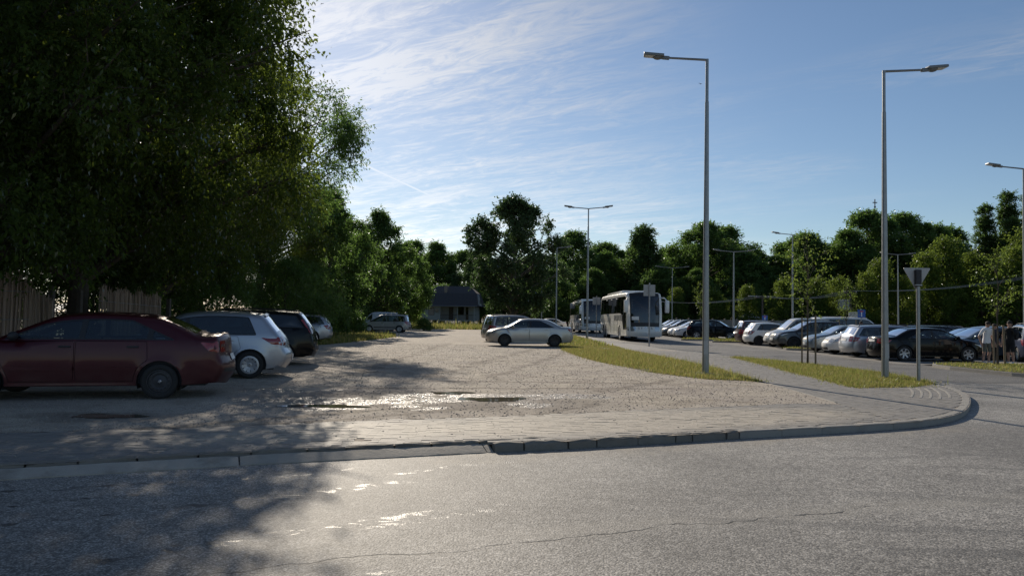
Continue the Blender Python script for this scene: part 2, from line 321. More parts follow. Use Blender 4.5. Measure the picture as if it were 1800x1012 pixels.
def mk_concrete(name, a, b, stain=(.10, .085, .065), sa=.4):
    m_, k, out = newmat(name); g = k.n('ShaderNodeNewGeometry'); pos = g.outputs['Position']; oi = k.n('ShaderNodeObjectInfo').outputs['Random']
    c = k.mix(k.m('ADD', k.m('MULTIPLY', k.noise(pos, 7, 6, .65), .7), k.m('MULTIPLY', oi, .3)), a, b)
    c = k.mix(k.mr(k.noise(pos, 2.2, 6, .7), .48, .72, 0, sa), c, stain)
    c = k.mix(k.mr(k.noise(pos, 130, 3, .7), .55, .75, 0, .5), c, (.08, .075, .07))
    h = k.m('ADD', k.noise(pos, 18, 6, .7), k.m('MULTIPLY', k.noise(pos, 110, 3), .35))
    pbsdf(k, out, Base_Color=c, Roughness=.85, Specular_IOR_Level=.3, Normal=k.n('ShaderNodeBump', {'Strength': .8, 'Distance': .012, 'Height': h}).outputs[0]); return m_
mk_concrete('concrete_old', (.16, .145, .125), (.27, .25, .215)); mk_concrete('concrete_drop', (.30, .275, .235), (.46, .425, .365), sa=.45); mk_concrete('concrete_new', (.25, .24, .22), (.36, .345, .315), sa=.2); mk_concrete('parking_paving', (.20, .19, .175), (.28, .265, .24), sa=.25)
def mk_water():
    m_, k, out = newmat('puddle_water'); pos = k.n('ShaderNodeNewGeometry').outputs['Position']
    pbsdf(k, out, Base_Color=k.mix(k.noise(pos, 3, 4), (.10, .085, .06), (.15, .13, .095)), Roughness=.03, Specular_IOR_Level=.5, IOR=1.33, Normal=k.n('ShaderNodeBump', {'Strength': .06, 'Distance': .01, 'Height': k.noise(pos, 9, 2)}).outputs[0])
mk_water()
simple('galvanised', (.30, .31, .31), .42, .75, .22, 9, .15, 40)
simple('steel_grey', (.34, .35, .36), .45, .7, .12, 8)
simple('lamp_head', (.20, .21, .215), .45, .3, .1)
simple('lamp_lens', (.62, .62, .58), .2, 0, .05)
simple('sign_back', (.42, .41, .39), .55, .25, .12, 5)
simple('sign_blue', (.015, .10, .42), .4, 0, .06); simple('sign_white', (.78, .78, .76), .45, 0, .05); simple('sign_red', (.55, .03, .03), .45, 0, .05)
simple('stake_wood', (.25, .185, .12), .85, 0, .3, 14, .5, 60)
simple('post_wood', (.085, .07, .055), .9, 0, .3, 10, .5, 50)
simple('bark', (.085, .068, .05), .92, 0, .4, 7, .9, 24); simple('bark_pale', (.16, .14, .11), .9, 0, .35, 8, .8, 30)
simple('rubber', (.022, .022, .022), .8, 0, .25, 20, .3, 90); simple('trim_black', (.018, .018, .02), .45, 0, .15); simple('plastic_black', (.025, .025, .027), .6, 0, .2, 12, .2, 120)
simple('cabin', (.035, .036, .04), .85, 0, .2); simple('seat_cloth', (.05, .05, .055), .95, 0, .2, 30)
simple('rim_silver', (.46, .47, .49), .35, .55, .1); simple('rim_dark', (.035, .035, .038), .4, .5, .15); simple('rim_steel', (.07, .07, .075), .6, .3, .25, 14)
simple('chrome', (.65, .66, .68), .12, 1, .05); simple('plate', (.74, .74, .72), .4, 0, .05); simple('plate_blue', (.02, .06, .35), .4)
simple('head_glass', (.42, .44, .46), .08, .55, .3, 18, coat=1.0); simple('tail_red', (.26, .008, .012), .16, 0, .2, 14, coat=1.0); simple('tail_clear', (.20, .11, .11), .15, .2, .2, 14, coat=1.0); simple('amber', (.6, .2, .02), .2, coat=1.0)
glassmat('car_glass', (.42, .49, .50)); glassmat('car_glass_dark', (.07, .08, .085)); glassmat('screen_glass', (.62, .70, .70)); glassmat('house_glass', (.10, .12, .13))
leafmat('leaf_maple', (.042, .074, .018), .45, (.17, .235, .032)); leafmat('leaf_wood', (.075, .118, .040), .50, (.19, .33, .07)); leafmat('leaf_lite', (.075, .125, .026), .45, (.24, .33, .055)); leafmat('leaf_poplar', (.070, .108, .042), .45, (.15, .26, .06)); leafmat('leaf_silver', (.070, .110, .052), .40, (.12, .21, .065))
leafmat('grass_blade', (.125, .165, .045), .45, (.29, .33, .085), .35, .03); leafmat('grass_dry', (.28, .25, .10), .40, (.48, .42, .16), .3, .03); leafmat('reed', (.42, .37, .32), .12, (.3, .25, .2), .4, .02)
M = MATS

# ------------------------------------------------------------------ ground
def inpoly(P, poly):
    P = np.asarray(P, float); x, y = P[:, 0], P[:, 1]; ins = np.zeros(len(P), bool); n = len(poly)
    for i in range(n):
        x0, y0 = poly[i]; x1, y1 = poly[(i+1) % n]
        if y0 == y1: continue
        c = ((y0 > y) != (y1 > y)) & (x < (x1-x0)*(y-y0)/(y1-y0)+x0); ins ^= c
    return ins
def sheet(name, poly, z, mat, **kw):
    vs = [(x, y, z) for x, y in poly]; tri = geometry.tessellate_polygon([[Vector((x, y, 0)) for x, y in poly]])
    tri = [t if (Vector((poly[t[1]][0]-poly[t[0]][0], poly[t[1]][1]-poly[t[0]][1])).cross(Vector((poly[t[2]][0]-poly[t[0]][0], poly[t[2]][1]-poly[t[0]][1]))) > 0) else t[::-1] for t in tri]
    return link(name, mesh(name, vs, tri, mat), kind='structure', **kw)
def slab(name, poly, z0, z1, mat, **kw):
    n = len(poly); o = sheet(name, poly, z1, mat, **kw)
    bm = bmesh.new(); bm.from_mesh(o.data); bm.verts.ensure_lookup_table()
    top = [bm.verts[i] for i in range(n)]; bot = [bm.verts.new((x, y, z0)) for x, y in poly]
    for i in range(n): bm.faces.new((top[i], bot[i], bot[(i+1) % n], top[(i+1) % n]))
    bmesh.ops.recalc_face_normals(bm, faces=bm.faces); bm.to_mesh(o.data); bm.free(); return o
def resample(pts, step):
    out = [Vector(pts[0]).to_2d()]; 
    for a, b in zip(pts[:-1], pts[1:]):
        a, b = Vector(a).to_2d(), Vector(b).to_2d(); n = max(1, round((b-a).length/step))
        for i in range(1, n+1): out.append(a.lerp(b, i/n))
    return out
def smoothline(pts, sub=6):
    P = [Vector(p) for p in pts]; P = [P[0]*2-P[1]]+P+[P[-1]*2-P[-2]]; out = []
    for i in range(1, len(P)-2):
        for j in range(sub):
            t = j/sub; a, b, c, d = P[i-1:i+3]
            out.append(.5*((2*b)+(c-a)*t+(2*a-5*b+4*c-d)*t*t+(3*b-a-3*c+d)*t**3))
    out.append(P[-2]); return [(p.x, p.y) for p in out]

sheet('ground', [(-700, -300), (700, -300), (700, 900), (-700, 900)], -.22, M['soil'])
sheet('road', [(-70, -40), (40, -40), (40, 27), (15.6, 27), (15.6, 230), (3, 230), (3, 60), (5, 27), (-70, 27)], -.10, M['asphalt'])
sheet('street', [(40, 22), (40, 26.9), (16.2, 26.9), (16.0, 45), (15.9, 230), (5.2, 230), (6.4, 100), (6.3, 77), (6.83, 55), (8.4, 36), (9.6, 30.5), (12.4, 20.5), (16.5, 20.5), (16.5, 22)], -.096, M['asphalt_street'])
# outer (road-side) edge of the pavement: straight along the near road, round the corner, up the street
KERB_DROP = [(-16, 2.15), (-8, 5.55), (-4.75, 7.02), (-2.55, 7.95), (-.17, 8.84)]
KERB_OLD = [(-.17, 8.84), (.72, 9.15), (1.7, 9.56), (3.15, 10.17)]
KERB_NEW = smoothline([(3.15, 10.17), (5.05, 10.92), (6.45, 11.62), (7.55, 12.55), (8.62, 13.95), (9.75, 15.8), (10.45, 17.4), (10.95, 19.1), (11.35, 21.3), (11.3, 24.0), (10.6, 27.4), (9.5, 31.4), (8.35, 36.0), (7.4, 46), (6.83, 55), (6.3, 77), (6.4, 100)], 5)
GRAVEL_EDGE = [(-16, 4.6), (-10, 7.3), (-6.25, 9.05), (-4.6, 9.55), (-3.4, 10.1), (-1.6, 10.8), (0, 11.35), (1.95, 12.3), (3.8, 13.1), (5.3, 13.75), (6.1, 13.7)]
WALK_EDGE = [(6.1, 13.7), (6.2, 15.93), (6.29, 19.0), (6.45, 24.0), (6.1, 30), (5.75, 36), (5.45, 55), (5.2, 77), (5.0, 100)]
yard = GRAVEL_EDGE + WALK_EDGE[1:] + [(5.0, 118), (-13, 118), (-13, 60), (-13.5, 30), (-17, 12)]
sheet('gravel_yard', yard, 0.0, M['gravel'])
pave = [(x-.10, y+.23) for x, y in KERB_DROP] + [(-.03, 8.95)] + KERB_OLD[1:-1] + KERB_NEW + list(reversed(WALK_EDGE)) + list(reversed(GRAVEL_EDGE[:-1]))
sheet('pavement_bed', pave, -.006, M['gravel'])

rng = np.random.default_rng(11)
# pavers -----------------------------------------------------------
def paver_grid(poly, org, ang, xr, yr, L=.2, Wd=.1):
    ca, sa = math.cos(ang), math.sin(ang); out = []
    ny = int((yr[1]-yr[0])/Wd); nx = int((xr[1]-xr[0])/L)
    J, I = np.meshgrid(np.arange(ny), np.arange(nx), indexing='ij'); u = xr[0]+(I+.5+.5*(J % 2))*L; v = yr[0]+(J+.5)*Wd
    X = org[0]+u*ca-v*sa; Y = org[1]+u*sa+v*ca; P = np.stack([X.ravel(), Y.ravel()], 1)
    return P[inpoly(P, poly)]
def paver_verts(P, ang, jit, L=.199, Wd=.0962, z0=-.03):
    n = len(P); ca, sa = np.cos(ang), np.sin(ang); cx = np.array([-1, 1, 1, -1])*L/2; cy = np.array([-1, -1, 1, 1])*Wd/2
    tz = rng.normal(0, jit, n); tx = rng.normal(0, jit*.25, (n, 1)); ty = rng.normal(0, jit*.25, (n, 1))
    a = ang+rng.normal(0, .006, (n, 1)); ca, sa = np.cos(a), np.sin(a)
    X = P[:, :1]+cx*ca-cy*sa; Y = P[:, 1:2]+cx*sa+cy*ca; Z = tz[:, None]+tx*np.sign(cx)+ty*np.sign(cy)
    top = np.stack([X, Y, Z], 2); bot = top.copy(); bot[:, :, 2] = z0
    fs = [top]+[np.stack([top[:, i], bot[:, i], bot[:, (i+1) % 4], top[:, (i+1) % 4]], 1) for i in range(4)]
    return np.concatenate([f.reshape(-1, 4, 3) for f in fs], 0).reshape(-1, 3)
KA = math.atan2(4.45, 10.2); PA = R(2.5)
def kerb_inset(d): return [(x-math.sin(KA)*d, y+math.cos(KA)*d) for x, y in KERB_DROP[1:]]+[(x-math.sin(KA)*.13, y+math.cos(KA)*.13) for x, y in KERB_OLD]
near_poly = kerb_inset(.35)+[(4.75, 11.0), (5.95, 11.6), (6.1, 13.7)]+list(reversed(GRAVEL_EDGE[1:-1]))
Pn = paver_grid(near_poly, (-9, 5.0), PA, (-3, 18), (-.5, 9.5))
kin = [(x, y) for x, y in KERB_NEW if y < 37.5]
def inset_line(L, d):
    out = []
    for i, p in enumerate(L):
        a = Vector(L[max(i-1, 0)]); b = Vector(L[min(i+1, len(L)-1)]); t = (b-a).normalized(); out.append((p[0]-t.y*d, p[1]+t.x*d))
    return out
kin2 = inset_line(KERB_NEW, .155)
ISLAND = [(7.95, 17.2), (9.65, 17.7), (10.5, 18.6)]+[p for p in inset_line(KERB_NEW, .2) if 18.7 < p[1] < 31.2]+[(9.2, 31.0), (8.75, 25.4), (8.35, 21.7)]
far_poly = [p for p in kin2 if p[1] < 37 and p[0] > 5.9]+[(5.8, 37)]+[p for p in reversed(WALK_EDGE) if p[1] < 36.5]+[(5.95, 11.6)]
Pf = paver_grid(far_poly, (6, 11), R(90), (-1, 27), (-6, 2)); Pf = Pf[~inpoly(Pf, ISLAND)]
d2 = np.hypot(Pn[:, 0]+3.2, Pn[:, 1]-6.5); order = np.argsort(d2)
pav = empty('pavement', (0, 0, 0), kind='structure')
pv = paver_verts(np.zeros((1, 2)), KA, 0.0); 
def box_me(name, mat, L, Wd, H, seed):
    r_ = random.Random(seed); b = MB(); b.rbox(-L/2, L/2, -Wd/2, Wd/2, -H, 0, .002); return b.me(name, mat)
pmes = [box_me('paver', M['paver'], .199, .0965, .04, i) for i in range(3)]
for i in order[:290]:
    o = link('paver', pmes[i % 3], pav, (Pn[i, 0], Pn[i, 1], float(rng.normal(-.002, .0022))), PA+float(rng.normal(0, .007))); o.rotation_euler.x = float(rng.normal(0, .012)); o.rotation_euler.y = float(rng.normal(0, .012))
rest = np.concatenate([paver_verts(Pn[order[290:]], PA, .0016), paver_verts(Pf, R(90), .0014)])
link('paver_field', quads_mesh('paver_field', rest, M['paver']), pav, kind='stuff')
sheet('pavement_far', [p for p in kin2 if 36.9 < p[1]]+[(6.2, 100)]+[p for p in reversed(WALK_EDGE) if p[1] > 37]+[(5.72, 36.9)], -.004, M['paving_far'])

# kerb stones ------------------------------------------------------
def stone(a, b, wd, z0, z1, mat, parent, chamf=.02, slope=0.0, drop=False, rough=0.0, seed=0, name='kerb_stone'):
    a, b = Vector(a), Vector(b); d = b-a; L = d.length; ang = math.atan2(d.y, d.x); r_ = random.Random(seed)
    bm = bmesh.new(); nx = max(2, int(L/.09)) if rough else 1; rows = []
    prof = [(0, z0), (0+slope*.15, z1-chamf-slope*.6), (chamf+slope, z1-slope*.1), (wd-.01, z1), (wd, z1-.012), (wd, z0)]
    if drop: prof = [(0, z0), (0, -.088), (.17, -.036), (.22, -.028), (.23, -.045), (.23, z0)]
    for i in range(nx+1):
        x = i/nx*L; e = .35 if i in (0, nx) else 1.0; row = []
        for j, (y, z) in enumerate(prof):
            q = rough*(1 if 0 < j < 5 else .3)
            row.append(bm.verts.new((x, y+r_.uniform(-1, 1)*q+(.012*(1-e) if j < 3 else 0), z+r_.uniform(-1, .4)*q*.8-(.008*(1-e) if 0 < j < 5 else 0))))
        rows.append(row)
    for i in range(nx):
        for j in range(5): bm.faces.new((rows[i][j], rows[i+1][j], rows[i+1][j+1], rows[i][j+1]))
    bm.faces.new(rows[0]); bm.faces.new(rows[-1][::-1]); bmesh.ops.recalc_face_normals(bm, faces=bm.faces)
    me = bpy.data.meshes.new(name); bm.to_mesh(me); bm.free(); me.materials.append(mat); me.polygons.foreach_set('use_smooth', [True]*len(me.polygons)); me.set_sharp_from_angle(angle=R(38))
    o = link(name, me, parent, (a.x, a.y, 0), ang); return o
kerb = empty('kerb', kind='structure')
rr = random.Random(3)
def lay(line, lens, gap, **kw):
    pts = [Vector(p) for p in line]; cum = [0]
    for a, b in zip(pts[:-1], pts[1:]): cum.append(cum[-1]+(b-a).length)
    def pt(s):
        for i in range(len(pts)-1):
            if s <= cum[i+1]: return pts[i].lerp(pts[i+1], (s-cum[i])/(cum[i+1]-cum[i]))
        return pts[-1]
    s = 0; i = 0
    while s < cum[-1]-.05:
        L = lens(i); e = min(s+L, cum[-1]); stone(pt(s), pt(e-gap), parent=kerb, seed=i+int(s*7), **kw); s = e; i += 1
dl = [3.1, 3.0, 2.9, 2.6, 2.7, 2.05, 2.6, 2.6, 2.6]
lay(KERB_DROP, lambda i: 2.9 if i < 4 else 2.75, .012, wd=.31, z0=-.22, z1=-.018, mat=M['concrete_drop'], chamf=.02, drop=True, rough=.006)
lay(inset_line(KERB_DROP+KERB_OLD[1:2], .25), lambda i: rr.uniform(.3, .62), .02, wd=.10, z0=-.2, z1=.008, mat=M['concrete_old'], rough=.014, chamf=.02)
lay(KERB_OLD, lambda i: [.38, .58, .40, .6, .57, .28, .55, .5][i % 8], .018, wd=.115, z0=-.22, z1=.008, mat=M['concrete_old'], rough=.015, chamf=.025)
lay([p for p in KERB_NEW if p[1] < 60], lambda i: .62 if i > 4 else .72, .006, wd=.15, z0=-.22, z1=.002, mat=M['concrete_new'], rough=.002, chamf=.018)
# edging that frames the island and the inner side of the footway
lay([(8.0, 17.25), (8.38, 21.7), (8.78, 25.4), (9.25, 31.2)], lambda i: 1.0, .006, wd=.06, z0=-.1, z1=.012, mat=M['concrete_new'], chamf=.006)
lay([(6.16, 14.0), (6.25, 15.93), (6.34, 19.0), (6.5, 24.0), (6.15, 30), (5.8, 36)], lambda i: 1.0, .006, wd=.06, z0=-.1, z1=.014, mat=M['concrete_new'], chamf=.006)
# tactile ribs at the corner
tact = empty('tactile_paving', kind='structure')
for i in range(5):
    L = [(x, y) for x, y in inset_line(KERB_NEW, .32+i*.17) if 14.9 < y < 17.6]
    for a, b in zip(L[:-1], L[1:]):
        stone(a, b, .07, -.02, .011, M['concrete_new'], tact, .012, name='rib')

# ------------------------------------------------------------------ puddles
def puddle(name, cx, cy, rx, ry, seed, label):
    r_ = random.Random(seed); n = 40; ph = [r_.uniform(0, 6.28) for _ in range(5)]
    pts = []
    for i in range(n):
        t = 2*math.pi*i/n; q = 1+.22*math.sin(2*t+ph[0])+.16*math.sin(3*t+ph[1])+.10*math.sin(5*t+ph[2])+.07*math.sin(9*t+ph[3])
        pts.append((cx+rx*q*math.cos(t), cy+ry*q*math.sin(t)))
    return sheet(name, pts, .006, M['puddle_water'], label=label)
puddle('puddle', -.30, 13.6, .50, .40, 1, 'brown puddle lying in the sunlit gravel')
puddle('puddle', -1.15, 14.6, .40, .22, 2, 'narrow brown puddle behind the largest puddle')
puddle('puddle', -3.05, 12.2, .58, .24, 3, 'dark shaded puddle between red car and brown puddle')
puddle('puddle', -5.75, 10.65, .42, .26, 4, 'dark puddle in the shade in front of the red car')

# ------------------------------------------------------------------ pebbles
def pebbles(name, xs, n, smin, smax, mat, cond=None, z=0.0):
    P = np.stack([rng.uniform(xs[0], xs[1], n), xs[2]+(xs[3]-xs[2])*rng.uniform(0, 1, n)**1.5], 1)
    if cond is not None: P = P[cond(P)]
    n = len(P); s = smin+(smax-smin)*rng.uniform(0, 1, n)**3
    base = np.array([(1, 0, 0), (0, 1, 0), (-1, 0, 0), (0, -1, 0), (0, 0, .75), (0, 0, -.4)], float); tri = [(0, 1, 4), (1, 2, 4), (2, 3, 4), (3, 0, 4)]
    a = rng.uniform(0, 6.28, n); V = base[None]*(s[:, None, None])*rng.uniform(.6, 1.25, (n, 6, 1)); X = V[..., 0]*np.cos(a)[:, None]-V[..., 1]*np.sin(a)[:, None]; Y = V[..., 0]*np.sin(a)[:, None]+V[..., 1]*np.cos(a)[:, None]
    V = np.stack([X+P[:, :1], Y+P[:, 1:2], V[..., 2]+z], 2)
    return link(name, quads_mesh(name, V[:, np.array(tri).ravel()].reshape(-1, 3), mat, 3), kind='stuff', label='loose stones scattered over the dirt yard', cat='gravel')
simple('pebble', (.24, .215, .185), .85, 0, .45, 3)
pebbles('loose_gravel', (-8, 7, 9, 40), 60000, .005, .021, M['pebble'], lambda P: inpoly(P, yard))
pebbles('kerb_grit', (-6, 6, 7.5, 13.5), 2600, .004, .016, M['pebble'], lambda P: inpoly(P, near_poly))

# ------------------------------------------------------------------ grass
def grass(name, poly, n, h, label, dry=.3, z=0.0, wd=.008, clump=None, parent=None, mat=None):
    A = np.array(poly); P = rng.uniform(A.min(0), A.max(0), (n*3, 2)); P = P[inpoly(P, poly)]
    f = np.sin(P[:, 0]*2.1+1.3*np.sin(P[:, 1]*1.7))*np.sin(P[:, 1]*1.9+np.sin(P[:, 0]*2.3))  # uneven cover
    f += .8*np.sin(P[:, 0]*.9+P[:, 1]*.55+2*np.sin(P[:, 1]*.31)); P = P[rng.uniform(-1.6, .5, len(P)) < f+.1][:n]; P = P+rng.normal(0, 1, P.shape)*np.where(rng.uniform(0, 1, (len(P), 1)) < .12, .22, .06); n = len(P)
    hh = h*rng.lognormal(0, .35, n); a = rng.uniform(0, 6.283, n); lean = rng.normal(0, .55, n)
    dx, dy = np.cos(a), np.sin(a); o = wd*rng.uniform(.6, 1.4, n)
    b0 = np.stack([P[:, 0]-dy*o, P[:, 1]+dx*o, np.full(n, z-.005)], 1); b1 = np.stack([P[:, 0]+dy*o, P[:, 1]-dx*o, np.full(n, z-.005)], 1)
    t = np.stack([P[:, 0]+dx*hh*lean, P[:, 1]+dy*hh*lean, z+hh], 1)
    k = rng.uniform(0, 1, n) > dry; V = np.stack([b0, b1, t], 1)
    o1 = link(name, quads_mesh(name, V[k].reshape(-1, 3), M['grass_blade'], 3), parent, kind='stuff', label=label, cat='grass')
    if dry > 0: link('dry_blades', quads_mesh('dry_blades', V[~k].reshape(-1, 3), M['grass_dry'], 3), o1, kind='stuff')
    return o1
GRASS_STRIP = [(6.3, 18.3), (5.9, 18.75), (5.06, 19.0), (4.45, 20.2), (4.0, 21.3), (3.6, 23.5), (3.0, 26.5), (2.7, 30), (2.5, 35), (2.6, 41), (3.3, 60), (3.4, 100), (5.0, 100), (5.2, 77), (5.45, 55), (5.75, 36), (6.1, 30), (6.42, 24), (6.28, 19)]
sheet('grass_verge', GRASS_STRIP, .008, M['turf']); sheet('grass_island', ISLAND, .006, M['turf'])
grass('verge_grass', GRASS_STRIP[:9]+[(2.6, 41), (5.7, 41), (5.75, 36), (6.1, 30), (6.42, 24), (6.28, 19)], 90000, .05, 'yellowish green grass between gravel yard and footway', .58)
grass('verge_grass_far', [(2.6, 41), (3.3, 60), (3.4, 100), (5.0, 100), (5.2, 77), (5.45, 55), (5.7, 41)], 9000, .12, 'grass strip running on towards the coaches', .4, wd=.03)
grass('verge_tufts', [(x+.05, y) for x, y in GRASS_STRIP[:9]]+[(6.1, 30), (6.42, 24), (6.28, 19)], 7000, .13, 'taller tufts along the gravel side of the verge', .45, wd=.007)
grass('island_tufts', ISLAND, 5000, .10, 'taller stray blades on the mown island', .3, wd=.006)
grass('island_grass', ISLAND, 80000, .042, 'mown green grass island beside the footway', .42)
def weeds(pts, seed):
    for i, (x, y, s) in enumerate(pts):
        grass('weed_tuft', [(x+s*math.cos(t), y+s*.7*math.sin(t)) for t in np.linspace(0, 6.0, 9)], 260, .2, '', .35, wd=.012) 
LEFT_GRASS = [(-12, 33), (-9.3, 37), (-8.6, 44), (-8.2, 52), (-9.5, 60), (-13, 62), (-14, 40)]
sheet('grass_margin', LEFT_GRASS, .008, M['turf']); grass('margin_grass', LEFT_GRASS, 14000, .16, 'pale grass margin behind the row of left cars', .45, wd=.03)
HOUSE_GRASS = [(-22, 84), (-4, 88), (3.2, 90), (3.2, 117), (-24, 117)]
sheet('grass_clearing', HOUSE_GRASS, .008, M['turf']); grass('clearing_grass', HOUSE_GRASS, 16000, .45, 'tall rough grass in front of the wooden house', .35, wd=.05)

# ------------------------------------------------------------------ trees
def norm(v): return v/np.maximum(np.linalg.norm(v, axis=-1, keepdims=True), 1e-9)
def leaf_quads(P, A, N, ln, wd):
    """rhombic leaves: P base points, A axis, N normals"""
    B = norm(np.cross(A, N)); n = len(P); ln = ln[:, None]; wd = wd[:, None]
    mid_ = P+A*ln*.45; sag = N*ln*.08
    return np.stack([P, mid_+B*wd*.5+sag, P+A*ln-N*ln*.10, mid_-B*wd*.5+sag], 1).reshape(-1, 3)
def foliage(r_, C, O, twigs, leaves, tl, ll, lw, droop, spread=1.0):
    n = len(C); C = np.repeat(C, twigs, 0); O = np.repeat(O, twigs, 0)
    D = norm(O*.6+r_.normal(0, .75*spread, C.shape)+np.array([0, 0, -droop])); L = tl*r_.uniform(.5, 1.25, len(C))
    st = C+r_.normal(0, tl*.28, C.shape)
    t = np.linspace(.12, 1.0, leaves); P = st[:, None]+D[:, None]*(L[:, None, None]*t[None, :, None]); P[..., 2] -= (t**2)[None]*L[:, None]*droop*.35
    k = P.shape[0]*leaves; P = P.reshape(-1, 3)+r_.normal(0, tl*.05, (k, 3)); Dr = np.repeat(D, leaves, 0)
    A = norm(Dr*.55+r_.normal(0, .62, (k, 3))+np.array([0, 0, -.25-droop*.4])); N = norm(r_.normal(0, .5, (k, 3))+np.array([0, 0, .9]))
    s = r_.uniform(.6, 1.25, k); return leaf_quads(P, A, N, ll*s, lw*s)
def tree_geo(seed, H=14., base=3.0, rad=5.0, lobes=20, per=34, twigs=5, leaves=8, tl=.6, ll=.13, lw=.075, droop=.35, profile='round', trunk=.28, lean=(0, 0), bark='bark', leafm='leaf_maple', lobe_r=(.26, .46), twig_r=.012):
    r_ = np.random.default_rng(seed); Lc, Lr = [], []
    for i in range(lobes):
        t = (i+.5)/lobes; t = min(1, max(0, t+r_.normal(0, .04))); a = i*2.39996+r_.normal(0, .35)
        if profile == 'round': pr = math.sin(math.pi*min(1, max(0, t*.86+.14)))**.62
        elif profile == 'column': pr = (.55+.45*math.sin(math.pi*min(1, t*1.1)))*(1-.75*t**3)
        elif profile == 'cone': pr = (1-t)**.7*.95+.08
        elif profile == 'vase': pr = .35+.75*math.sin(math.pi*t*.8)
        else: pr = math.cos(t*math.pi/2)**.5            # bush
        lr = rad*r_.uniform(*lobe_r); rr_ = max(0, rad*pr-lr*.75)*r_.uniform(.45, 1.12)
        z = base+lr*.5+(H-base-lr*1.3)*t
        Lc.append((rr_*math.cos(a)+lean[0]*t, rr_*math.sin(a)+lean[1]*t, z)); Lr.append(lr)
    Lc, Lr = np.array(Lc), np.array(Lr)
    dirs = norm(r_.normal(0, 1, (lobes, per, 3))); rad_ = r_.uniform(0, 1, (lobes, per, 1))**.42
    axis = np.stack([np.full(lobes, 0)+lean[0]*.3, np.full(lobes, 0)+lean[1]*.3, Lc[:, 2]-rad*.35], 1); outw = norm(Lc-axis)
    dirs = norm(dirs+outw[:, None]*.45)
    C = Lc[:, None]+dirs*rad_*Lr[:, None, None]*np.array([1.05, 1.05, .82]); O = norm(dirs*.7+outw[:, None]*.5)
    keep = (C[..., 2] > .25)
    V = foliage(r_, C[keep], O[keep], twigs, leaves, tl, ll, lw, droop)
    V[:, 2] = np.maximum(V[:, 2], .05)
    crown = quads_mesh('crown', V, M[leafm])
    b = MB(); k = 7; pts, rd = [], []
    top = base+(H-base)*.72
    for i in range(k):
        t = i/(k-1); pts.append((lean[0]*t*t*.75+r_.normal(0, .06)*(i > 0)*H*.06, lean[1]*t*t*.75+r_.normal(0, .06)*(i > 0)*H*.06, top*t-.1)); rd.append(trunk*(1.25 if i == 0 else 1-.72*t))
    b.tube(pts, rd, 9)
    for c, lr in zip(Lc, Lr):
        h = min(max(base*.75, c[2]-lr*1.1-.25*math.hypot(c[0], c[1])), top*.97); j = h/top; q = j*(k-1); i0 = min(int(q), k-2); s0 = Vector(pts[i0]).lerp(Vector(pts[i0+1]), q-i0)
        e = Vector(c); m1 = s0.lerp(e, .5)+Vector((r_.normal(0, .12), r_.normal(0, .12), r_.normal(.12, .1)))*lr
        r0 = trunk*(1-.72*j)*.42+.01; b.tube([s0, m1, e, e+(e-m1)*.5], [r0, r0*.62, r0*.34, r0*.1], 6, cap=False)
        for _ in range(5):
            dd = Vector(norm(r_.normal(0, 1, 3)+np.array([0, 0, .3]))); b.tube([m1.lerp(e, .6), e+dd*lr*.45, e+dd*lr*.9], [r0*.28, r0*.16, twig_r*.5], 4, cap=False)
    return b.me('trunk', M[bark], True), crown
TREES = {}
def tree_kind(key, **kw): TREES[key] = tree_geo(**kw)
def plant(key, name, x, y, label, rz=0., s=1., sz=None, cat='tree', group=None, z=-.05):
    t, c = TREES[key]; e = empty(name, (x, y, z), rz, label=label, cat=cat, group=group); e.scale = (s, s, sz or s)
    link('trunk', t, e); link('crown', c, e); return e
tree_kind('maple_a', seed=1, H=15.5, base=3.0, rad=6.2, lobes=78, per=23, twigs=7, leaves=13, tl=.85, ll=.125, lw=.068, droop=.6, lobe_r=(.10, .21))
tree_kind('maple_b', seed=2, H=13.5, base=3.0, rad=5.6, lobes=72, per=23, twigs=7, leaves=13, tl=.8, ll=.125, lw=.068, droop=.6, lean=(1.2, 0), lobe_r=(.10, .21))
tree_kind('ash', seed=3, H=15., base=5.0, rad=4.2, lobes=26, per=36, twigs=6, leaves=9, tl=.6, ll=.15, lw=.075, droop=.3, profile='vase', lean=(3.6, -.5), lobe_r=(.24, .40), leafm='leaf_wood')
tree_kind('thicket', seed=4, H=8.5, base=.3, rad=4.4, lobes=24, per=36, twigs=5, leaves=8, tl=.6, ll=.17, lw=.09, droop=.4, profile='round', trunk=.14, leafm='leaf_wood')
tree_kind('wood_a', seed=5, H=18., base=2.5, rad=6.5, lobes=64, per=22, twigs=5, leaves=9, tl=.8, ll=.27, lw=.18, droop=.2, leafm='leaf_wood', lobe_r=(.14, .26))
tree_kind('wood_b', seed=6, H=17., base=2.0, rad=5.8, lobes=60, per=22, twigs=5, leaves=9, tl=.8, ll=.27, lw=.18, droop=.25, leafm='leaf_wood', profile='round', lobe_r=(.14, .28))
tree_kind('wood_c', seed=7, H=18.5, base=2.0, rad=4.9, lobes=52, per=24, twigs=4, leaves=8, tl=.7, ll=.32, lw=.22, droop=.2, leafm='leaf_poplar', profile='cone', lobe_r=(.2, .34))
tree_kind('cottonwood', seed=8, H=17.5, base=2.2, rad=6.6, lobes=80, per=24, twigs=4, leaves=8, tl=.7, ll=.27, lw=.21, droop=.1, leafm='leaf_silver', lobe_r=(.12, .22), trunk=.4, bark='bark_pale')
tree_kind('lombardy', seed=9, H=22., base=1.5, rad=2.5, lobes=70, per=17, twigs=4, leaves=7, tl=.6, ll=.26, lw=.17, droop=-.35, profile='column', leafm='leaf_poplar', lobe_r=(.3, .5))
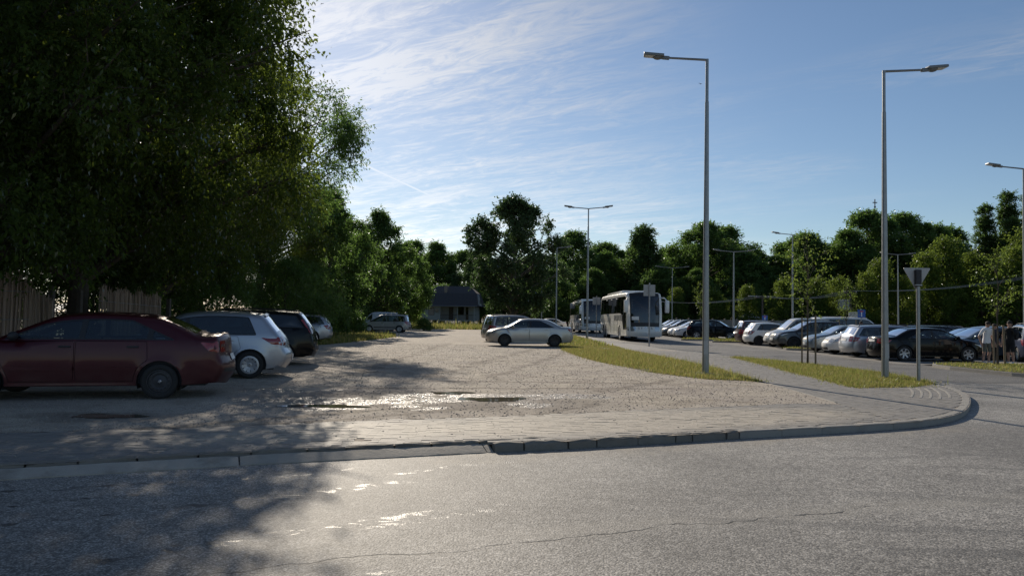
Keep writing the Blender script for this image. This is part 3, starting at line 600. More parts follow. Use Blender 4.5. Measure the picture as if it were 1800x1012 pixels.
tree_kind('young_a', seed=10, H=6.5, base=.8, rad=2.5, lobes=22, per=24, twigs=4, leaves=7, tl=.5, ll=.17, lw=.11, droop=.1, leafm='leaf_lite', trunk=.09, profile='round')
tree_kind('young_b', seed=11, H=8.0, base=.6, rad=2.7, lobes=24, per=24, twigs=4, leaves=7, tl=.55, ll=.18, lw=.11, droop=.05, leafm='leaf_lite', trunk=.10, profile='cone')
tree_kind('bush', seed=12, H=2.6, base=.1, rad=1.9, lobes=14, per=28, twigs=4, leaves=7, tl=.4, ll=.13, lw=.075, droop=.2, leafm='leaf_wood', trunk=.04, profile='bush')
tree_kind('bush_lite', seed=13, H=3.2, base=.1, rad=2.0, lobes=14, per=28, twigs=4, leaves=7, tl=.45, ll=.14, lw=.09, droop=.1, leafm='leaf_lite', trunk=.04, profile='bush')
tree_kind('sapling', seed=14, H=4.7, base=1.7, rad=.75, lobes=13, per=5, twigs=3, leaves=5, tl=.32, ll=.09, lw=.055, droop=-.1, leafm='leaf_lite', trunk=.035, profile='vase', lobe_r=(.25, .4), twig_r=.004)
tree_kind('sapling_b', seed=15, H=4.4, base=1.8, rad=.75, lobes=12, per=5, twigs=3, leaves=5, tl=.32, ll=.09, lw=.055, droop=-.1, leafm='leaf_lite', trunk=.035, profile='round', lobe_r=(.25, .4), twig_r=.004)

G_L, G_F, G_Y = 'trees along the left fence', 'far tree line beyond the car park', 'young trees behind the car park'
plant('maple_a', 'maple_tree', -15.0, 15.5, 'huge dark maple overhanging the red car at the left edge', .4, 1.0, group=G_L)
plant('maple_b', 'maple_tree', -12.6, 21.5, 'dark maple with crown hanging out over the silver hatchback', .1, 1.08, group=G_L)
plant('maple_a', 'maple_tree', -12.2, 16.5, 'maple whose crown spreads over the nearest road edge', 5.2, .98, group=G_L)
plant('maple_a', 'maple_tree', -14.0, 28.5, 'big maple with sunlit yellow green edge behind the black estate', 2.6, .80, group=G_L)
plant('maple_b', 'maple_tree', -18.5, 23.0, 'tall maple crown rising at the top left corner', 3.7, 1.3, group=G_L)
plant('maple_a', 'maple_tree', -21.5, 29.0, 'dark maple deep behind the reed fence', 1.2, 1.1, group=G_L)
plant('maple_b', 'maple_tree', -15.6, 36.0, 'maple standing right of the sunlit maple, lower crown', 2.0, .80, group=G_L)
plant('ash', 'ash_tree', -14.9, 43.0, 'ash tree with bare leaning limbs against the bright sky', .2, 1.02, group=G_L)
plant('maple_a', 'maple_tree', -16.5, 50.0, 'dark maple below and behind the leaning ash', 4.4, .78, group=G_L)
plant('wood_b', 'tree', -13.8, 56.0, 'mid height tree stepping down right of the leaning ash', 2.4, .60, .64, group=G_L)
plant('wood_b', 'tree', -13.9, 76.0, 'feathery tree right of the leaning ash, reaching above the wood', .7, .68, .72, group=G_L)
plant('wood_a', 'tree', -19.0, 82.0, 'sunlit tree behind the far parked white van', 2.0, .68, group=G_L)
plant('wood_b', 'tree', -13.2, 92.0, 'pale green tree between white van and wooden house', 3.0, .62, group=G_L)
plant('wood_a', 'tree', -22.0, 96.0, 'darker tree closing the gap left of the wooden house', 5.0, .75, group=G_L)
for i, (x, y, s, sz, lb) in enumerate([(-15.2, 13.0, .6, .55, 'leafy thicket behind the bonnet of the red car'), (-15.2, 19.0, .6, .6, 'leafy thicket between the two reed fence panels'), (-15.0, 26.5, .62, .6, 'dark thicket behind the second reed panel'), (-13.6, 32.5, .6, .62, 'thicket behind the roof of the black estate'), (-12.4, 40.5, .62, .58, 'dark thicket behind the pale estate car'), (-13.4, 48.5, .7, .62, 'rounded thicket right of the pale estate car'), (-15.4, 56.5, .8, .75, 'thicket left of the far white van'), (-17.0, 69.5, .75, .7, 'thicket directly behind the far white van'), (-24, 20, 1.2, 1.3, 'tall thicket filling the far left edge'), (-27, 37, 1.3, 1.35, 'tall thicket deep in the left wood'), (-22, 46, 1.3, 1.4, 'tall thicket behind the dark maple')]):
    plant('thicket', 'thicket', x, y, lb, i*1.3, s, sz, 'shrub', 'undergrowth along the left fence')
for i, (x, y, s, lb, key) in enumerate([(-13.0, 60, .8, 'low bush at the end of the pale grass margin', 'bush'), (-15.2, 79, 1.0, 'dark low bush behind the far white van', 'bush'), (-15.6, 106, 1.25, 'round bright bush against the left wall of the house', 'bush_lite'), (-9.0, 76, .55, 'small weedy mound right of the far estate car', 'bush'), (-12.6, 52, .85, 'bush beside the pale grass margin', 'bush')]):
    plant(key, 'bush', x, y, lb, i*2.1, s, None, 'shrub', 'low bushes round the yard')
plant('cottonwood', 'cottonwood_tree', .2, 96, 'large silvery cottonwood right of the wooden house', .5, 1.0, group=G_F)
plant('cottonwood', 'cottonwood_tree', -5.5, 128, 'silvery tree behind the roof of the wooden house', 2.2, .78, group=G_F)
far = [(-26, 128, 'wood_a', .8), (-14.5, 140, 'wood_b', .86), (-20, 150, 'wood_a', .98), (-9.5, 146, 'wood_a', .84), (3.5, 150, 'wood_b', .8), (8.2, 128, 'wood_b', .68), (11.5, 140, 'wood_a', 1.0), (16.5, 130, 'wood_b', .80), (22.8, 128, 'wood_c', .97), (29.2, 138, 'wood_b', .92), (34.5, 132, 'wood_a', 1.06), (40.5, 140, 'wood_a', 1.1), (47.5, 142, 'wood_b', .9), (53, 134, 'wood_a', .98), (60, 132, 'wood_b', 1.08), (65.5, 136, 'wood_a', 1.2), (73, 138, 'wood_a', 1.22), (80, 140, 'wood_b', 1.22), (86, 146, 'wood_a', 1.1), (93, 144, 'wood_b', 1.0), (101, 146, 'wood_a', 1.0), (30, 120, 'wood_b', .6), (24, 120, 'wood_a', .58), (39.5, 124, 'wood_b', .8), (45.5, 126, 'wood_a', .72), (6.3, 116, 'wood_b', .55), (13.5, 122, 'wood_a', .55), (18.8, 150, 'wood_a', .95), (56, 152, 'wood_a', 1.0), (25.5, 152, 'wood_b', .95), (46, 158, 'wood_a', 1.0), (12, 160, 'wood_a', .8), (34, 160, 'wood_b', .9), (-4, 160, 'wood_a', .8), (20.5, 140, 'wood_b', .78), (1, 140, 'wood_b', .72), (62, 156, 'wood_a', 1.1), (72, 160, 'wood_b', 1.2), (88, 160, 'wood_a', 1.1), (40, 166, 'wood_b', 1.05)]
ords = ['first', 'second', 'third', 'fourth', 'fifth', 'sixth', 'seventh', 'eighth', 'ninth', 'tenth', 'eleventh', 'twelfth', 'thirteenth', 'fourteenth', 'fifteenth', 'sixteenth', 'seventeenth', 'eighteenth', 'nineteenth', 'twentieth', 'twenty-first', 'twenty-second', 'twenty-third', 'twenty-fourth', 'twenty-fifth', 'twenty-sixth', 'twenty-seventh', 'twenty-eighth', 'twenty-ninth', 'thirtieth']
_t = ['thirty', 'thirty-first', 'thirty-second', 'thirty-third', 'thirty-fourth', 'thirty-fifth', 'thirty-sixth', 'thirty-seventh', 'thirty-eighth', 'thirty-ninth', 'fortieth', 'forty-first', 'forty-second']; ords += _t[1:]
fs = sorted(far, key=lambda q: q[0]/q[1]); nleft = [q for q in fs if q[0] < 26]; nright = [q for q in fs if q[0] >= 26]
for L, side in ((nleft, 'left end'), (nright[::-1], 'right end')):
    for i, (x, y, key, s) in enumerate(L):
        shape = {'wood_a': 'round crowned', 'wood_b': 'spreading', 'wood_c': 'pointed'}[key]
        plant(key, 'tree', x, y, f'dark {shape} tree, {ords[i]} from the {side} of the far tree line', (i*1.9+y) % 6.28, s*random.Random(i+3).uniform(1.08, 1.3), s*random.Random(i).uniform(.94, 1.06), group=G_F)
for i, (x, y, s, lb) in enumerate([(78.3, 122, .96, 'shorter left poplar of the tall trio at upper right'), (82.0, 122, 1.06, 'tallest poplar of the trio at upper right'), (80.0, 118, .84, 'low middle poplar of the trio at upper right'), (86.2, 122, 1.08, 'poplar cut off by the right edge of the picture')]):
    plant('lombardy', 'poplar_tree', x, y, lb, i*1.4, s*1.15, s, group='poplars at the right')
yl = [(29.5, 108, 'young_a', .95), (34.0, 107, 'young_b', .85), (39.2, 106, 'young_a', 1.2), (43.2, 105, 'young_b', .98), (47.0, 106, 'young_a', 1.25), (52.8, 106, 'young_b', 1.35), (55.0, 104, 'young_a', 1.25), (59.5, 106, 'young_b', 1.5), (63.5, 108, 'young_b', 1.8), (68.0, 109, 'young_a', 1.9), (71.0, 104, 'young_b', 1.6), (75.0, 107, 'young_b', 2.0), (80.0, 110, 'young_a', 2.1), (65.5, 103, 'young_a', 1.35), (24.5, 110, 'young_b', .8), (50.0, 104, 'young_b', 1.1), (20.5, 112, 'young_a', .75), (61.0, 102.5, 'young_a', 1.1), (72.5, 112, 'young_a', 1.7)]
ys = sorted(yl, key=lambda q: q[0]/q[1])
for i, (x, y, key, s) in enumerate(ys):
    plant(key, 'young_tree', x, y, f'light green young tree, {ords[i]} from the left behind the parked cars', i*2.3, s, group=G_Y)

# undergrowth that closes the foot of the far wood
rb = random.Random(8); nb = 0
for k_, (xa, xb, ya) in enumerate([(-40, 4, 122), (2, 34, 126), (32, 64, 118), (60, 110, 120)]):
    n_ = int((xb-xa)/4.2)
    for i in range(n_):
        x_ = xa+(i+.5)*(xb-xa)/n_; nb += 1
        plant('thicket', 'thicket', x_, ya+rb.uniform(-3, 6), f'dark thicket at the foot of the far wood, {ords[nb-1]} from the left', rb.uniform(0, 6), rb.uniform(.75, 1.05), rb.uniform(.6, .95), 'shrub', 'undergrowth of the far wood')

# ------------------------------------------------------------------ vehicles
def cr(ctrl, sub=5):
    P = np.array([(c[0], c[1]) for c in ctrl], float); P = np.vstack([2*P[0]-P[1], P, 2*P[-1]-P[-2]]); out = []
    for i in range(1, len(P)-2):
        a, b, c, d = P[i-1:i+3]
        for j in range(sub):
            t = j/sub; out.append(.5*(2*b+(c-a)*t+(2*a-5*b+4*c-d)*t*t+(3*b-a-3*c+d)*t**3))
    out.append(P[-2]); return np.array(out)
def clip_half(poly, px, pz, nx, nz):
    """keep the side where (p-q).n >= 0"""
    out = []; n = len(poly)
    for i in range(n):
        a, b = poly[i], poly[(i+1) % n]; da = (a[0]-px)*nx+(a[1]-pz)*nz; db = (b[0]-px)*nx+(b[1]-pz)*nz
        if da >= 0: out.append(a)
        if (da >= 0) != (db >= 0):
            t = da/(da-db); out.append((a[0]+(b[0]-a[0])*t, a[1]+(b[1]-a[1])*t))
    return out
def area2(p): return sum(p[i][0]*p[(i+1) % len(p)][1]-p[(i+1) % len(p)][0]*p[i][1] for i in range(len(p)))/2
def shrink(poly, d):
    if area2(poly) < 0: poly = poly[::-1]
    n = len(poly); out = []
    for i in range(n):
        a, b, c = (Vector(poly[(i+j) % n]) for j in (-1, 0, 1)); e1 = (b-a).normalized(); e2 = (c-b).normalized()
        n1 = Vector((-e1.y, e1.x)); n2 = Vector((-e2.y, e2.x)); m_ = (n1+n2); m_ = m_/max(.4, m_.dot(n1)) if m_.length > 1e-6 else n1
        out.append((b.x+m_.x*d, b.y+m_.y*d))
    return out
def roundpoly(poly, r, seg=4):
    n = len(poly); out = []
    for i in range(n):
        a, b, c = (Vector(poly[(i+j) % n]) for j in (-1, 0, 1)); r1 = min(r, (a-b).length*.45, (c-b).length*.45); p = b+(a-b).normalized()*r1; q = b+(c-b).normalized()*r1
        for j in range(seg+1):
            t = j/seg; v = p*(1-t)**2+b*2*t*(1-t)+q*t*t; out.append((v.x, v.y))
    return out

class CarGeo:
    def __init__(s, ctrl, W_, axles, Rw, zs=.20, belt=.95, tumble=18., lf=.9, af=.26, lr=.7, ar=.16, r=.10, barrel=.05, crown=.035, face=.09, sx=1., sz=1., arch=.055, zmid=.6, tw=.2):
        ctrl = [(c[0]*sx, c[1]*sz, *c[2:]) for c in ctrl]; s.axles = [a*sx for a in axles]; s.Rw, s.zs, s.belt, s.W2, s.r = Rw, zs, belt*sz, W_/2, r
        s.tan = math.tan(R(tumble)); s.lf, s.af, s.lr, s.ar, s.barrel, s.crown, s.face, s.zmid, s.tw = lf, af, lr, ar, barrel, crown, face, zmid, tw
        s.sub = 5; s.T = cr(ctrl, s.sub); s.tag = {c[2]: i*s.sub for i, c in enumerate(ctrl) if len(c) > 2}; s.ctrl = {c[2]: c[:2] for c in ctrl if len(c) > 2}
        s.L = float(s.T[:, 0].max()); s.H = float(s.T[:, 1].max()); s.Ra = Rw+arch
        bot = []; xf, zf = s.T[-1]; xr, zr = s.T[0]
        for ax in sorted(s.axles, reverse=True):
            a0 = math.asin(max(-1, min(1, (zs-Rw)/s.Ra)))
            for j in range(15):
                t = a0+(math.pi-2*a0)*j/14; bot.append((ax+s.Ra*math.cos(t), Rw+s.Ra*math.sin(t)))
        s.outline = [tuple(p) for p in s.T]+bot
        tn = np.gradient(s.T, axis=0); tn /= np.linalg.norm(tn, axis=1)[:, None]; s.Nn = np.stack([-tn[:, 1], tn[:, 0]], 1)
        s.edge = s.width(s.T[:, 0], s.T[:, 1])
        fr = int(np.argmax(s.T[:, 1])); s.iroof = fr
    def dist(s, x, z):
        A, B = s.T[:-1], s.T[1:]; P = np.stack([x, z], 1)[:, None]; d = B-A; t = np.clip(((P-A)*d).sum(2)/np.maximum((d*d).sum(1), 1e-9), 0, 1); return np.sqrt((((A+d*t[..., None])-P)**2).sum(2)).min(1)
    def width(s, x, z):
        x = np.asarray(x, float); z = np.asarray(z, float); p = np.ones_like(x)
        p -= s.af*np.clip((x-(s.L-s.lf))/s.lf, 0, 1.05)**2.4; p -= s.ar*np.clip((s.lr-x)/s.lr, 0, 1.05)**2.4
        zb = np.minimum(z, s.belt); v = 1-s.barrel*((zb-s.zmid)/.45)**2
        y = s.W2*p*np.maximum(v, .8)-np.maximum(0, z-s.belt)*s.tan
        y = y+.008*np.exp(-((z-s.belt+.14)/.03)**2)
        for ax in s.axles:
            q = np.hypot(x-ax, z-s.Rw)-s.Ra; y = y+.014*np.exp(-(np.maximum(q, 0)/.06)**2)*(z < s.belt)
        t = np.clip(1-s.dist(x, z)/s.r, 0, 1); return y-s.r*.9*(1-np.sqrt(np.maximum(0, 1-t*t)))
    def S(s, i, u, off=0.0):
        """point on the over-the-top strip: float index i along the silhouette, u across"""
        i = max(0, min(len(s.T)-1.001, i)); k = int(i); t = i-k; T = s.T[k]*(1-t)+s.T[k+1]*t; n = s.Nn[k]*(1-t)+s.Nn[k+1]*t; e = s.edge[k]*(1-t)+s.edge[k+1]*t
        c = (s.crown+s.face*abs(n[0])**1.5)*(1-u*u)+off; return (T[0]+n[0]*c, u*e, T[1]+n[1]*c)
    def zi(s, z, front=True):
        """silhouette index at height z on the front or the rear face"""
        idx = range(len(s.T)-1, s.iroof, -1) if front else range(0, s.iroof)
        for i in idx:
            j = i-1 if front else i+1; a, b = s.T[i][1], s.T[j][1]
            if (a-z)*(b-z) <= 0 and a != b: return i+(j-i)*(z-a)/(b-a)
        return len(s.T)-1.0 if front else 0.0
    def xat(s, z, front=True):
        i = s.zi(z, front); k = int(min(i, len(s.T)-2)); t = i-k; return float(s.T[k][0]*(1-t)+s.T[k+1][0]*t)
    def side_patch(s, poly, off, sgn, grid=.10, skirt=0.0):
        pts = [tuple(p) for p in poly]; n = len(pts); A = np.array(pts); (x0, z0), (x1, z1) = A.min(0), A.max(0)
        ed = [(i, (i+1) % n) for i in range(n)]; ext = []
        gx = np.arange(x0+grid*.5, x1, grid); gz = np.arange(z0+grid*.5, z1, grid)
        if len(gx) and len(gz):
            G = np.stack(np.meshgrid(gx, gz), 2).reshape(-1, 2); ext = [tuple(p) for p in G[inpoly(G, pts)]]
        v, _, f, *_ = geometry.delaunay_2d_cdt([Vector(p) for p in pts+ext], ed, [], 0, 1e-5)
        V = np.array([tuple(p) for p in v]); C = np.array([V[list(t)].mean(0) for t in f]); keep = inpoly(C, pts)
        y = s.width(V[:, 0], V[:, 1])+off; P = [(a, sgn*b, c) for (a, c), b in zip(V, y)]
        F = [tuple(t) if sgn < 0 else tuple(t)[::-1] for t, k_ in zip(f, keep) if k_]
        if skirt:
            b = len(P); y2 = s.width(A[:, 0], A[:, 1])+off-skirt; P += [(p[0], sgn*q, p[1]) for p, q in zip(pts, y2)]
            y1 = s.width(A[:, 0], A[:, 1])+off; c = len(P); P += [(p[0], sgn*q, p[1]) for p, q in zip(pts, y1)]
            for i in range(n): F.append((c+i, c+(i+1) % n, b+(i+1) % n, b+i))
        return P, F
    def strip_patch(s, i0, i1, u0, u1, off, ni=4, nu=6):
        P = [s.S(i0+(i1-i0)*a/ni, u0+(u1-u0)*b/nu, off) for a in range(ni+1) for b in range(nu+1)]; w_ = nu+1
        F = [(a*w_+b, (a+1)*w_+b, (a+1)*w_+b+1, a*w_+b+1) for a in range(ni) for b in range(nu)]
        return P, (F if (i1-i0)*(u1-u0) < 0 else [f[::-1] for f in F])

def wheel_meshes(kind, Rw, tw):
    b = MB(); rr_ = Rw*.66; h = tw/2
    b.lathe([(rr_, -h*.8), (rr_+.015, -h*.95), (Rw*.86, -h), (Rw*.97, -h*.86), (Rw, -h*.6), (Rw, h*.6), (Rw*.97, h*.86), (Rw*.86, h), (rr_+.015, h*.95), (rr_, h*.8)], 28)
    ty = b.me('tyre', M['rubber'], True, 50)
    b = MB(); o = -1  # outer face at -y
    y0 = -h*.72
    b.lathe([(rr_, -h*.9), (rr_*.95, -h*.92), (rr_*.92, -h*.5), (rr_*.9, h*.6)], 28, 0)
    b.lathe([(rr_*.93, -h*.2), (.001, -h*.2)], 20, 1)
    def spoke(a, w0, w1, r0, r1, ya, yb, mi=0, th=.02):
        ca, sa_ = math.cos(a), math.sin(a); q = lambda r_, t_, y_: (r_*ca-t_*sa_, y_, r_*sa_+t_*ca)
        v = [q(r0, -w0, ya), q(r0, w0, ya), q(r1, w1, yb), q(r1, -w1, yb), q(r0, -w0, ya+th), q(r0, w0, ya+th), q(r1, w1, yb+th), q(r1, -w1, yb+th)]
        b.add(v, [(0, 1, 2, 3), (7, 6, 5, 4), (1, 5, 6, 2), (0, 3, 7, 4), (0, 4, 5, 1), (3, 2, 6, 7)], mi)
    if kind == 'steel':
        b.lathe([(rr_*.9, -h*.55), (rr_*.72, -h*.62), (rr_*.55, -h*.35), (rr_*.34, -h*.45), (rr_*.16, -h*.7), (.001, -h*.72)], 28, 0)
        for j in range(14): spoke(2*math.pi*j/14, .016, .02, rr_*.68, rr_*.80, -h*.66, -h*.63, 1, .004)
        b.lathe([(rr_*.16, -h*.72), (rr_*.12, -h*.8), (.001, -h*.8)], 14, 2)
    else:
        n, w0, w1 = {'cap10': (10, .026, .044), 'alloy5': (5, .040, .030), 'alloy7': (7, .026, .022), 'alloy12': (12, .014, .014), 'alloy6': (6, .035, .03)}[kind]
        for j in range(n): spoke(2*math.pi*j/n+.2, w0, w1, rr_*.18, rr_*.94, -h*.66, -h*.88)
        b.lathe([(rr_*.25, -h*.6), (rr_*.24, -h*.78), (.001, -h*.82)], 18, 0)
        if kind == 'cap10': b.lathe([(rr_*.98, -h*.9), (rr_*.8, -h*.93), (rr_*.79, -h*.7)], 28, 0); b.lathe([(rr_*.15, -h*.8), (rr_*.14, -h*.86), (.001, -h*.86)], 16, 2)
    return ty, b.me, 0

GEOS = {}
def car_parts(key, spec):
    """list of (name, mesh, role, parent_index, location) for one kind of car"""
    if key in GEOS: return GEOS[key]
    g = CarGeo(**spec['body']); o = spec.get('opt', {}); out = []
    def put(name, P, F, role, par=-1, smooth=True, sharp=40, mi=None, mats=None, loc=(0, 0, 0), lab=None):
        me = mesh(name, P, F, mats or [M['trim_black']], smooth, mi, sharp); out.append((name, me, role, par, loc, lab)); return len(out)-1
    bus = o.get('bus', False); xr = sorted(g.axles)
    wb_, wt_, rt_, rw_ = (g.ctrl[q] for q in ('wb', 'wt', 'rt', 'rw'))
    # glazing band on the side
    bz = g.belt+.015; m_top = o.get('top', .085)
    if bus: band = [(o['b0'], o['bz']), (o['b1'], o['bz']), (o['b1'], g.H-o['top']), (o['b0'], g.H-o['top'])]; band = o.get('band', band)
    else:
        top = [(float(x), float(z)) for x, z in g.T[g.tag['rt']:g.tag['wt']+1]]
        cp, ap = o.get('cp', .16), o.get('ap', .10)
        fs_ = (wb_[0]-wt_[0])/(wt_[1]-wb_[1]); xw = lambda z: wb_[0]-(z-wb_[1])*fs_-ap-.03
        tp = [(x, z-m_top) for x, z in top]
        x_rb = rw_[0]+cp; sl_ = (rt_[0]-rw_[0])/(rt_[1]-rw_[1])*o.get('cslope', 1.0)
        big = [(0, bz), (g.L, bz), (g.L, bz)]+[(wt_[0]+.6, tp[-1][1]-.03)]+tp[::-1]+[(0, tp[0][1])]
        big = clip_half(big, xw(bz), bz, -1, -fs_); big = clip_half(big, x_rb, bz, 1, -sl_); 
        if 'xend' in o: big = clip_half(big, o['xend']*g.L, bz, 1, -o.get('endsl', .3))
        band = big
    band = roundpoly(band, .05, 3)
    cuts = o['cuts']; panes = []       # cuts: x of pillar centres, from rear to front
    xs = [-9]+[c if bus else c*g.L for c in cuts]+[99]; pw_ = o.get('pw', .045); inner = shrink(band, o.get('rim', .022))
    for a, b in zip(xs[:-1], xs[1:]):
        p = clip_half(inner, a+pw_, 0, 1, o.get('pil', .06)); p = clip_half(p, b-pw_, 0, -1, -o.get('pil', .06))
        if len(p) >= 3 and abs(area2(p)) > .004: panes.append(roundpoly(p, .03, 3))
    doors = []
    for (a, b) in o.get('doors', []):
        a, b = a*g.L, b*g.L; zb_ = g.zs+.07; zt = bz-.022; ra = g.Ra+.055; poly = []
        axr, axf = xr[0], xr[-1]
        if a < axr+ra:   # rear edge follows the arch
            a0 = math.asin(min(1, (zb_-g.Rw)/ra)); poly = [(axr+ra*math.cos(t), g.Rw+ra*math.sin(t)) for t in np.linspace(a0, R(62), 8)]+[(max(a, axr+.06), zt)]
        else: poly = [(a, zb_), (a, zt)]
        poly += [(b-.012*0, zt)]
        if b > axf-ra: poly += [(axf-ra*math.cos(R(40)), g.Rw+ra*math.sin(R(40))), (axf-ra, g.Rw+.03), (axf-ra, zb_)]
        else: poly += [(b+.0, g.Rw+.2), (b-.02, zb_)]
        if area2(poly) < 0: poly = poly[::-1]
        doors.append(roundpoly(poly, .03, 3))
    # main CDT of one side
    pts, ed = [], []
    def con(poly):
        b = len(pts); pts.extend(tuple(p) for p in poly); n = len(poly); ed.extend((b+i, b+(i+1) % n) for i in range(n))
    con(g.outline); con(band)
    for p in panes+doors: con(p)
    T = g.T
    for d in (.02, .045, .075, g.r):
        q = T-g.Nn*d; pts += [tuple(p) for p in q[inpoly(q, g.outline)]]
    gs = o.get('grid', .09); G = np.stack(np.meshgrid(np.arange(.03, g.L, gs), np.arange(g.zs+.03, g.H, gs)), 2).reshape(-1, 2); pts += [tuple(p) for p in G[inpoly(G, g.outline)]]
    for ax in g.axles:
        for q in (.03, .07):
            for t in np.linspace(.1, math.pi-.1, 14): pts.append((ax+(g.Ra+q)*math.cos(t), g.Rw+(g.Ra+q)*math.sin(t)))
    v, _, f, *_ = geometry.delaunay_2d_cdt([Vector(p) for p in pts], ed, [], 0, 1e-5)
    V = np.array([tuple(p) for p in v]); F = np.array([tuple(t) for t in f]); C = V[F].mean(1)
    keep = inpoly(C, g.outline); inb = inpoly(C, band); inp = np.zeros(len(C), bool)
    for p in panes+doors: inp |= inpoly(C, p)
    keep &= ~inp; Y = g.width(V[:, 0], V[:, 1]); F, inb = F[keep], inb[keep]
    P, FF, MI = [], [], []
    for sgn in (-1, 1):
        b = len(P); P += [(a, sgn*y, c) for (a, c), y in zip(V, Y)]; FF += [tuple(b+t) if sgn < 0 else tuple(b+t[::-1]) for t in F]; MI += list(inb.astype(int))
    us = [-1, -.97, -.92, -.8, -.6, -.4, -.2, 0, .2, .4, .6, .8, .92, .97, 1]; b = len(P); nT = len(T); k = len(us)
    P += [g.S(i, u) for i in range(nT) for u in us]
    ws, rwn = (g.tag['wt'], g.tag['wb']), (g.tag['rw'], g.tag['rt'])
    rwn = (rwn[0]+1, rwn[1]-1); ws = (ws[0]+1, ws[1]-1)
    blackrow = o.get('blackrow')
    for i in range(nT-1):
        for j in range(k-1):
            um = abs((us[j]+us[j+1])/2)
            if um < .92 and (ws[0] <= i < ws[1] or (rwn[0] <= i < rwn[1] and not o.get('norear'))): continue
            FF.append((b+i*k+j, b+i*k+j+1, b+(i+1)*k+j+1, b+(i+1)*k+j)); MI.append(1 if (bus and ws[0]-4 <= i <= ws[1]+1 and um < .97) else 0)
    put('body', P, FF, 'paint', mi=MI, mats=[M['trim_black'], M['trim_black']], sharp=55)
    # glass
    gl = 'glass_dark' if o.get('dark') else 'glass'
    def sheetpart(name, i0, i1, role):
        P, F = g.strip_patch(i0, i1, -.92, .92, -.006, 8, 12); put(name, P, F, role)
    sheetpart('windshield', ws[0], ws[1], o.get('screen', 'screen'))
    if not o.get('norear'): sheetpart('rear_window', rwn[0], rwn[1], 'glass_dark' if o.get('dark') else 'glass_mid')
    for q, p in enumerate(panes):
        for sgn in (-1, 1):
            P, F = g.side_patch(p, -.006, sgn, .15); put('side_window', P, F, 'glass_dark' if (o.get('dark') or (o.get('privacy') and q < len(panes)-1)) else gl)
    # doors and handles
    hd = o.get('handle', 'paint')
    for p in doors:
        sp = shrink(p, .007); A = np.array(p)
        for sgn in (-1, 1):
            P, F = g.side_patch(sp, 0.0, sgn, .09, .02); di = put('door', P, F, 'paint', sharp=55)
            hx = A[:, 0].min()+.14 if A[:, 0].min() > xr[0]+g.Ra+.06 else max(A[:, 0].min(), xr[0])+.24; hz = g.belt-.10; yw = float(g.width(np.array([hx]), np.array([hz]))[0])
            mb = MB(); mb.rbox(hx-.09, hx+.09, sgn*yw-.004 if sgn > 0 else sgn*yw-.03, sgn*yw+.03 if sgn > 0 else sgn*yw+.004, hz-.016, hz+.014, .008)
            put('handle', mb.v, mb.f, hd, di)
            if o.get('mould'):
                z0, z1 = o['mould']; xa, xb = A[:, 0].min(), A[:, 0].max(); mp = clip_half(clip_half(sp, 0, z0, 0, 1), 0, z1, 0, -1)
                if len(mp) > 2: P, F = g.side_patch(shrink(mp, .004), .012, sgn, .12, .02); put('moulding', P, F, o.get('mouldrole', 'paint'), di)
    # lamps
    z0, z1 = o.get('head', (.60, .76)); xi0, xi1 = g.xat(z0), g.xat(z1); ln = o.get('headlen', .42)
    hp = [(xi0-.02, z0), (xi1-.02, z1), (xi1-ln, z1+.015), (xi0-ln*.55, z0+.045)]
    for sgn in (-1, 1):
        P, F = g.side_patch(roundpoly(hp, .03, 3), .004, sgn, .06, .012); P2, F2 = g.strip_patch(g.zi(z1), g.zi(z0), sgn*o.get('headu', .56), sgn*1.0, .004); n = len(P); put('headlight', P+P2, F+[tuple(n+a for a in q) for q in F2], 'head')
    z0, z1 = o.get('tail', (.68, .92)); xi0, xi1 = g.xat(z0, False), g.xat(z1, False); tlen = o.get('taillen', .26)
    tp_ = o.get('tailpoly') or [(xi0+.015, z0), (xi1+.015, z1), (xi1+tlen, z1-.02), (xi0+tlen*.6, z0+.03)]
    if area2(tp_) < 0: tp_ = tp_[::-1]
    for sgn in (-1, 1):
        P, F = g.side_patch(roundpoly(tp_, .03, 3), .005, sgn, .06, .012); P2, F2 = g.strip_patch(g.zi(z0, False), g.zi(z1, False), sgn*o.get('tailu', .68), sgn*1.0, .005); n = len(P); ti = put('tail_light', P+P2, F+[tuple(n+a for a in q) for q in F2], 'tail')
        cz = z0+(z1-z0)*.45; P, F = g.strip_patch(g.zi(cz, False), g.zi(cz+(z1-z0)*.25, False), sgn*.74, sgn*.97, .009); put('lens', P, F, 'tailc', ti)
    def stripf(name, za, zb, u, role, front=True, off=.006, par=-1):
        P, F = g.strip_patch(g.zi(zb, front), g.zi(za, front), -u, u, off); return put(name, P, F, role, par)
    for za, zb, u in o.get('grilles', [(.60, .70, .42), (.27, .38, .62)]):
        gi = stripf('grille', za, zb, u, 'black')
        for q in range(1, 3): zc = za+(zb-za)*q/3; stripf('slat', zc-.006, zc+.006, u*.97, o.get('slat', 'trim'), True, .012, gi)
    pz = o.get('fplate', .42); stripf('number_plate', pz, pz+.11, .26/float(np.interp(g.zi(pz), np.arange(nT), g.edge)), 'plate', True, .012)
    pz = o.get('rplate', .72); stripf('number_plate', pz, pz+.11, .26/float(np.interp(g.zi(pz, False), np.arange(nT), g.edge)), 'plate', False, .012)
    if o.get('badge', True): stripf('badge', o.get('badgez', .64), o.get('badgez', .64)+.06, .045, 'chrome', True, .016)
    if o.get('bump'): stripf('bumper_trim', *o['bump'], .99, 'black', False, .008); stripf('bumper_trim', *o['bump'], .99, 'black', True, .008)
    # cabin, floor, wheel wells
    mb = MB(); w2 = g.W2-.12; xa = (rw_[0]+.15) if not bus else .5; xb = wb_[0]+(.05 if not bus else -.4)
    for sgn in (-1, 1): mb.box(xa, xb, sgn*w2-.01, sgn*w2+.01, g.zs+.02, g.belt-.02)
